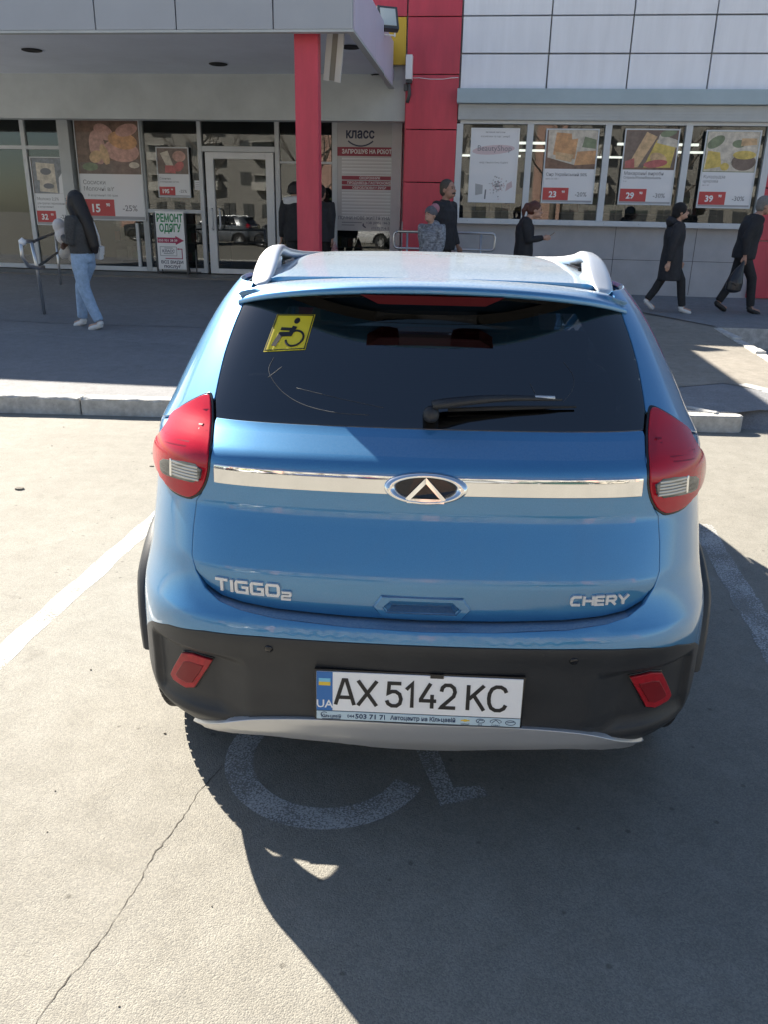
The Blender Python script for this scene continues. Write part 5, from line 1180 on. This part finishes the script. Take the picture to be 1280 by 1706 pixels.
def hair(t, J, h, hx, R_, m, mode='short', vox=.008):
    c = MB(); hd = J['hd']
    ball(c, hd+hx@V3(0,-.014*h,.022*h), R_*.98, R_*1.04, R_*1.02, 16, hx)
    if mode == 'short': ball(c, hd+hx@V3(0,-.030*h,-.012*h), R_*.84, R_*.75, R_*.80, 12, hx)
    if mode == 'tail':
        ball(c, hd+hx@V3(0,-.030*h,-.010*h), R_*.88, R_*.80, R_*.80, 12, hx); ball(c, hd+hx@V3(0,-.085*h,.018*h), .030*h, .032*h, .032*h, 10)
        c.tube([hd+hx@V3(0,-.085*h,.02*h), hd+hx@V3(.004*h,-.108*h,-.03*h), hd+hx@V3(0,-.095*h,-.085*h)], [.024*h,.024*h,.010*h], 10)
    if mode == 'long':
        c.tube([hd+V3(0,-.02*h,.035*h), hd+V3(0,-.045*h,-.04*h), J['nkb']+V3(0,-.055*h,-.02*h), J['chs']+V3(0,-.085*h,0), J['wst']+V3(.01*h,-.105*h,-.01*h), J['wst']+V3(.015*h,-.110*h,-.06*h)], [.050*h,.055*h,.052*h,.047*h,.036*h,.014*h], 14, flat=1.15, up=(1,0,0))
        for s in (1,-1): c.tube([hd+V3(s*.045*h,.0,.03*h), hd+V3(s*.056*h,.006*h,-.04*h), J['chs']+V3(s*.066*h,-.03*h,.03*h)], [.022*h,.024*h,.016*h], 8)
    if mode == 'bob':
        for a in range(9): c.tube([hd+hx@V3(math.cos(a*.5-.43)*R_*.6, -abs(math.sin(a*.5-.43))*R_*.6-.01*h, .04*h), hd+hx@V3(math.cos(a*.5-.43)*R_*.95, -abs(math.sin(a*.5-.43))*R_*.95-.01*h, -.035*h)], [.03*h,.026*h], 8)
    return fob('hair', c, vox*h*.8, m, t, 2)
def at2(a, b): return AB(a, b, zab(b)+.004)
E_, W_ = RZ-rad(90), RZ+rad(90)                        # facing along the shop front, right / left
HBLK = pm('black hair', (.014,.012,.012), .45, var=.5, scale=60, stretch=(8,8,.6), bump=.6, bscale=40); HBRN = pm('red brown hair', (.085,.028,.018), .5, var=.3, scale=50); HGRY = pm('grey hair', (.19,.18,.17), .7, var=.3, scale=60)

# young woman with bundles on the left
PATT = pm('black jacket with white pattern', (.10,.10,.098), .85, var=.3, scale=90, c2=(.012,.012,.014))
JEAN = cloth('light blue jeans', (.30,.42,.58), .4, .22, 18)
wx, wy = -3.85, 10.5
t, J, h, hx, R_ = person('young woman with long black hair, patterned jacket and light jeans holding white bundles', (wx, wy, zpave(wx, wy)+.004), rad(72), 1.63, SKIN, PATT, JEAN, WSHOE, stride=.105, knee=.035,
    arms={'R': ((.13,.0,.645),(.05,.135,.655)), 'L': ((-.13,.0,.645),(-.04,.13,.675))}, coat=.56, legw=1.08)
hair(t, J, h, hx, R_, HBLK, 'long')
root = t
def held(name, label, cat, mb_or, vox, m, par_loc, rz, it=3):
    me = fuse(mb_or, vox, it); me.materials.append(m); return link(name, me, None, par_loc, rz, label, cat)
WCL = cloth('white cloth bundle', (.62,.60,.58), .6, .1); BGCL = cloth('cream cloth bundle', (.50,.47,.42), .6, .12)
c = MB(); ball(c, (.04,.28,1.12), .12, .10, .12); ball(c, (.0,.31,1.23), .085, .075, .09); ball(c, (.09,.25,1.02), .09, .08, .07); ball(c, (.03,.33,1.17), .06, .07, .12); ball(c, (.08,.27,1.20), .07,.06,.08)
held('cloth_bundle', 'crumpled white cloth bundle held against the chest of the young woman in jeans', 'bundle', c, .012, WCL, root.location, rad(72))
c = MB(); ball(c, (.03,.24,.94), .10, .085, .075); ball(c, (.0,.28,.90), .07, .06, .07); ball(c, (.05,.20,.86), .05,.05,.07)
held('cloth_bundle', 'cream fluffy bundle held below the white one by the young woman in jeans', 'bundle', c, .012, BGCL, root.location, rad(72))
BAGW = pm('white leather', (.68,.68,.67), .4)
bag = thing('shoulder_bag', 'small white flap shoulder bag on the hip of the young woman in jeans', 'bag', root.location, rad(72))
Mx = Matrix.Translation((.19,-.02,.93))@Matrix.Rotation(rad(12),4,'X')@Matrix.Rotation(rad(-8),4,'Y')
mb = MB(); mb.bbox((-.04,-.13,-.075),(.04,.13,.085), .025); mb.v = [tuple(Mx@Vector(p)) for p in mb.v]; mb.build('bag_body', BAGW, bag)
mb = MB(); mb.bbox((.020,-.132,-.02),(.048,.132,.09), .012); mb.v = [tuple(Mx@Vector(p)) for p in mb.v]; mb.build('flap', BAGW, bag)
mb = MB(); mb.tube([Mx@V3(.03,-.13,.02), Mx@V3(.035,-.06,-.035), Mx@V3(.052,0,-.045), Mx@V3(.05,.06,-.035), Mx@V3(.03,.13,.02)], .007, 6); mb.build('flap_edge', GLOSSB, bag)
mb = MB(); mb.tube([(.19,-.13,.99),(.185,-.12,1.12),(.155,-.085,1.28),(.09,-.03,1.36),(.0,.0,1.385)], .011, 6, flat=1.6); mb.build('strap', BAGW, bag)
c = MB(); ball(c, (.0,.235,.99), .11,.035,.055); held('clutch_bag', 'small dark brown bag under the arms of the young woman in jeans', 'bag', c, .01, BRN, root.location, rad(72))

# moustached man and child by the railing
t, J, h, hx, R_ = person('grey haired man with a moustache in a dark jacket by the red wall', at2(-.68, 13.7), RZ-rad(118), 1.86, SKINR, BLACKC2, DARKT, BSHOE, stride=.06, bulk=1.16, coat=.44)
hair(t, J, h, hx, R_, pm('dark grey hair', (.075,.065,.055), .7, var=.4, scale=60), 'short')
m = MB(); m.tube([J['hd']+hx@V3(-.024*h,R_*.92,-.036*h), J['hd']+hx@V3(0,R_*1.12,-.030*h), J['hd']+hx@V3(.024*h,R_*.92,-.036*h)], [.004*h,.010*h,.004*h], 8); m.build('moustache', pm('moustache hair', (.07,.05,.04), .8), t)
CAMO = pm('grey leaf print jacket', (.42,.46,.52), .8, var=.3, scale=22, c2=(.045,.05,.065), stretch=(1,1,1.6))
t, J, h, hx, R_ = person('child in a grey leaf print jacket and pompom hat in front of the railing', at2(-.83, 13.0), RZ+rad(140), 1.47, SKIN, CAMO, DARKT, BSHOE, stride=.05, bulk=1.28, coat=.43)
HATG = pm('grey knitted hat', (.13,.13,.15), .9, var=.3, scale=60, bump=.4, bscale=90); HATP = pm('dusty pink knit', (.42,.20,.24), .9, var=.25, scale=60, bump=.4, bscale=90)
c = MB(); ball(c, J['hd']+V3(0,-.010*h,.030*h), R_*1.08, R_*1.14, R_*.98); c.tube([J['hd']+V3(0,-.008*h,.004*h), J['hd']+V3(0,-.010*h,.03*h)], [R_*1.05,R_*1.12], 16); hat = fob('hat', c, .010, HATG, t)
c = MB(); ball(c, J['hd']+V3(-.012*h,-.050*h,.062*h), .050*h, .052*h, .052*h); fob('pompom', c, .010, HATP, hat, 1)
c = MB(); ball(c, J['nkb']+V3(0,-.03*h,.01*h), .075*h, .06*h, .045*h); fob('hood', c, .012, CAMO, t)
# woman looking at her phone
t, J, h, hx, R_ = person('woman with a red brown ponytail in a black jacket looking at her phone', at2(.60, 13.4), E_+rad(6), 1.60, SKIN, BLACKC, DARKT, BSHOE, stride=.09, bow=.17, bulk=1.12,
    arms={'R': ((.135,.02,.635),(.085,.17,.66)), 'L': ((-.13,.03,.63),(-.045,.18,.65))})
hair(t, J, h, hx, R_, HBRN, 'tail')
rt = t; mb = MB(); Mx = Matrix.Translation(J['wriR']*.5+J['wriL']*.5+V3(.02,.115,.035))@Matrix.Rotation(rad(38),4,'X'); mb.bbox((-.038,-.085,-.005),(.038,.085,.005), .004); mb.v = [tuple(Mx@Vector(p)) for p in mb.v]
ph = thing('phone', 'pale phone held out by the woman with the ponytail', 'phone', rt.location, E_+rad(6)); mb.build('casing', pm('phone case', (.42,.36,.33), .4), ph)
mb = MB(); mb.box((-.034,-.080,.0052),(.034,.080,.0060), M=Mx); mb.build('screen', GLOSSB, ph)
# woman in a long black coat
t, J, h, hx, R_ = person('woman in a long black coat and white trainers walking right past the shop window', at2(2.86, 13.35), E_+rad(4), 1.585, SKIN, BLACKC2, DARKT, WSHOE, stride=.15, knee=.03, coat=.30, bulk=1.20, lift=.05)
c = MB(); ball(c, J['hd']+V3(0,-.012*h,.020*h), R_*1.08, R_*1.14, R_*1.10); ball(c, J['hd']+V3(0,-.04*h,-.02*h), R_*.9, R_*.7, R_*.8); fob('knitted_cap', c, .010, pm('black knit', (.016,.016,.018), .95, bump=.5, bscale=70), t)
c = MB(); c.tube([J['nkb']+V3(0,-.03*h,.045*h), J['nkb']+V3(0,-.055*h,.0*h), J['nkb']+V3(0,-.085*h,-.02*h)], [.05*h,.058*h,.02*h], 12, flat=1.3, up=(1,0,0)); fob('hood', c, .012, BLACKC2, t)
# older man with a black bag
t, J, h, hx, R_ = person('stooping older man in a dark jacket carrying a black plastic bag past the red pier', at2(3.97, 13.55), E_+rad(2), 1.72, SKINR, BLACKC, DARKT, BSHOE, stride=.12, lean=.05, bow=.10, bulk=1.18, coat=.47, lift=.03,
    arms={'R': ((.135,-.06,.64),(.13,-.03,.50)), 'L': ((-.13,.02,.64),(-.12,.06,.52))})
hair(t, J, h, hx, R_, HGRY, 'short')
PLB = pm('black plastic bag', (.022,.022,.025), .28, bump=.9, bscale=22)
c = MB(); wr = J['wriR']+V3(.005,-.0,-.09); c.tube([wr+V3(0,0,.05), wr+V3(0,-.01,-.03), wr+V3(0,-.05,-.14), wr+V3(.01,-.09,-.30), wr+V3(.01,-.10,-.42), wr+V3(.01,-.10,-.455)], [.012,.03,.075,.125,.12,.05], 14, flat=.7, up=(1,0,0))
held('carrier_bag', 'full black plastic bag hanging from the hand of the stooping older man', 'bag', c, .012, PLB, t.location, E_+rad(2), 2)
# two people at the entrance, half hidden by the column
t, J, h, hx, R_ = person('person in black with a white yoke at the glass door, mostly behind the red column', at2(-3.52, 15.4), RZ+rad(20), 1.80, SKIN, BLACKC, DARKT, BSHOE, stride=.07, bulk=1.1, coat=.44)
hair(t, J, h, hx, R_, HBLK, 'bob')
c = MB(); c.tube([J['shoL']+V3(-.01,0,.015), J['nkb']+V3(0,-.01,.005), J['shoR']+V3(.01,0,.015)], [.05*h,.052*h,.05*h], 12); fob('white_yoke', c, .012, WCL, t)
t, J, h, hx, R_ = person('person in a black jacket carrying a patterned red bag, right of the red column', at2(-3.10, 15.6), RZ-rad(12), 1.76, SKIN, BLACKC2, DARKT, BSHOE, stride=.06, bulk=1.22, coat=.44)
hair(t, J, h, hx, R_, HBLK, 'short')
RPAT = pm('red and white patterned bag', (.50,.46,.44), .5, var=.3, scale=16, c2=(.30,.03,.05), bump=.6, bscale=25)
c = MB(); wr = J['wriR']+V3(.05,.0,-.10); c.tube([wr+V3(0,0,.06), wr+V3(0,0,-.03), wr+V3(0,0,-.15), wr+V3(0,0,-.36), wr+V3(0,0,-.40)], [.012,.04,.08,.105,.05], 12, flat=1.1, up=(1,0,0))
held('carrier_bag', 'red and white patterned bag hanging beside the red column', 'bag', c, .012, RPAT, t.location, RZ-rad(12), 2)

# ================================================================== ACROSS THE CAR PARK (seen mirrored in the glass)
CREAM = pm('pale apartment wall', (.235,.228,.212), .9, var=.1, scale=.6); PINKW = pm('pinkish stair wall', (.42,.27,.22), .9, var=.08, scale=.5); WGL = pm('dark window glass', (.06,.065,.07), .15, spec=.8); BALC = pm('balcony front', (.42,.41,.38), .8, var=.15, scale=1)
AP = thing('apartment_building', 'long five storey apartment block across the car park', 'building', (0,-44,0), rad(4))
MB().box((-45,-12,0),(45,0,15)).build('wall', CREAM, AP); MB().box((-45.4,-12.4,15.0),(45.4,.4,15.5)).build('roof', BALC, AP)
wm = MB().box((-.55,.0,-.65),(-.03,.04,.65)).box((.03,0,-.65),(.55,.04,.65)).mesh('window', WGL)
bmb = MB().box((-1.1,.0,-.55),(1.1,.75,.25)).box((-1.1,.0,.9),(1.1,.75,1.0)).box((-1.0,.02,.25),(1.0,.30,.9), 1)
bmh = bmb.mesh('balcony', [BALC, WGL])
for i in range(-22, 23):
    for f in range(5):
        z = 1.9+f*2.85
        if i % 11 == 0:
            if f == 0: MB().box((i*1.95-1.2,.0,0),(i*1.95+1.2,.30,15.2)).build('stair_tower', PINKW, AP)
            continue
        if i % 11 in (2, 5, 8) and f: link('balcony', bmh, AP, (i*1.95, .02, z-.55))
        elif i % 11 not in (1, 3, 6, 9) or not f: link('window', wm, AP, (i*1.95, .01, z))
BARK = pm('grey bark', (.13,.11,.09), .9, var=.3, scale=8, bump=.6, bscale=20)
def bare_tree(x, y, H, seed, label):
    rnd = random.Random(seed); t = thing('bare_tree', label, 'tree', (x, y, 0), 0, 'bare trees across the car park')
    tr = MB(); tr.tube([(0,0,0),(.05,0,H*.25),(-.05,.05,H*.5),(.05,0,H*.72)], [.20,.17,.13,.08], 10); tr.build('trunk', BARK, t)
    c = MB()
    def br(p, d, L, r, n):
        q = p+d*L*.5+V3(rnd.uniform(-.1,.1),rnd.uniform(-.1,.1),.05)*L; e = q+(d+V3(0,0,.15)).normalized()*L*.5; c.tube([p,q,e], [r,r*.8,r*.5], 5, cap=False)
        if n: 
            for _ in range(3): br(p+(e-p)*rnd.uniform(.5,1), (d+V3(rnd.uniform(-.8,.8),rnd.uniform(-.8,.8),rnd.uniform(0,.5))).normalized(), L*rnd.uniform(.5,.75), r*.5, n-1)
    for k in range(9):
        a = k*2.4; z = H*(.32+.05*k); br(V3(0,0,z), V3(math.cos(a),math.sin(a),.8).normalized(), H*.30, .06, 3)
    o = c.build('crown', BARK, t); return t
for i, (x, y, hh) in enumerate(((-14,-22,9),(-5.5,-17,8.5),(1.5,-20,9.5),(8,-17,8.5),(17,-22,10),(-24,-25,11))):
    bare_tree(x, y, hh, 60+i, ['bare tree standing behind the kiosk across the car park', 'tall bare tree left of centre before the apartment block', 'low bare tree near the middle before the apartment block', 'tall bare tree opposite the right shop window before the apartments', 'bare tree far right before the apartment block', 'bare tree at the far left end of the car park'][i])
KG = pm('yellow green kiosk wall', (.42,.46,.10), .6, var=.1, scale=2)
k = thing('kiosk', 'yellow green kiosk across the car park', 'kiosk', (-13,-19,0), rad(5)); MB().bbox((-1.8,-1.3,0),(1.8,1.3,2.6), .04).build('wall', KG, k); MB().bbox((-2,-1.5,2.6),(2,1.6,2.75), .03).build('roof', BALC, k); MB().box((-.9,1.3,1.0),(.9,1.36,2.1)).build('window', WGL, k)
def copy_tree(o, parent=None, paint=None):
    c = o.copy(); COL.objects.link(c); c.parent = parent
    if paint and c.type == 'MESH':
        for s in c.material_slots:
            if s.material == PAINT: s.link = 'OBJECT'; s.material = paint
    for ch in list(o.children): copy_tree(ch, c, paint)
    return c
def paint(nm, c): return pm(nm, c, .3, .3, coat=1)
for i, (x, y, rz, p, lab) in enumerate(((-9.5,-9,8,paint('dark grey paint',(.03,.033,.04)),'dark grey crossover parked across the car park'),(-5.8,-10,5,paint('white paint',(.6,.6,.6)),'white crossover parked across the car park'),(2.8,-10.4,-3,paint('silver car paint',(.35,.36,.36)),'silver crossover parked across the car park'),(6.5,-10,3,paint('dark green paint',(.02,.06,.05)),'dark green crossover parked across the car park'),(11,-11,4,paint('pale beige paint',(.5,.46,.38)),'beige crossover parked across the car park'),(-13.5,-9.5,4,paint('slate grey paint',(.09,.10,.115)),'slate grey crossover parked across the car park'),(-17.5,-10,4,paint('black car paint',(.012,.012,.014)),'black crossover parked at the far left across the car park'),(-1.6,-11.2,4,paint('dark blue paint',(.02,.035,.10)),'dark blue crossover parked across the car park'))):
    c = copy_tree(CAR, None, p); c.location = (x, y, 0); c.rotation_euler = (0,0,rad(95 if i % 2 else 88)); c['label'] = lab; c['group'] = 'cars parked across the car park'
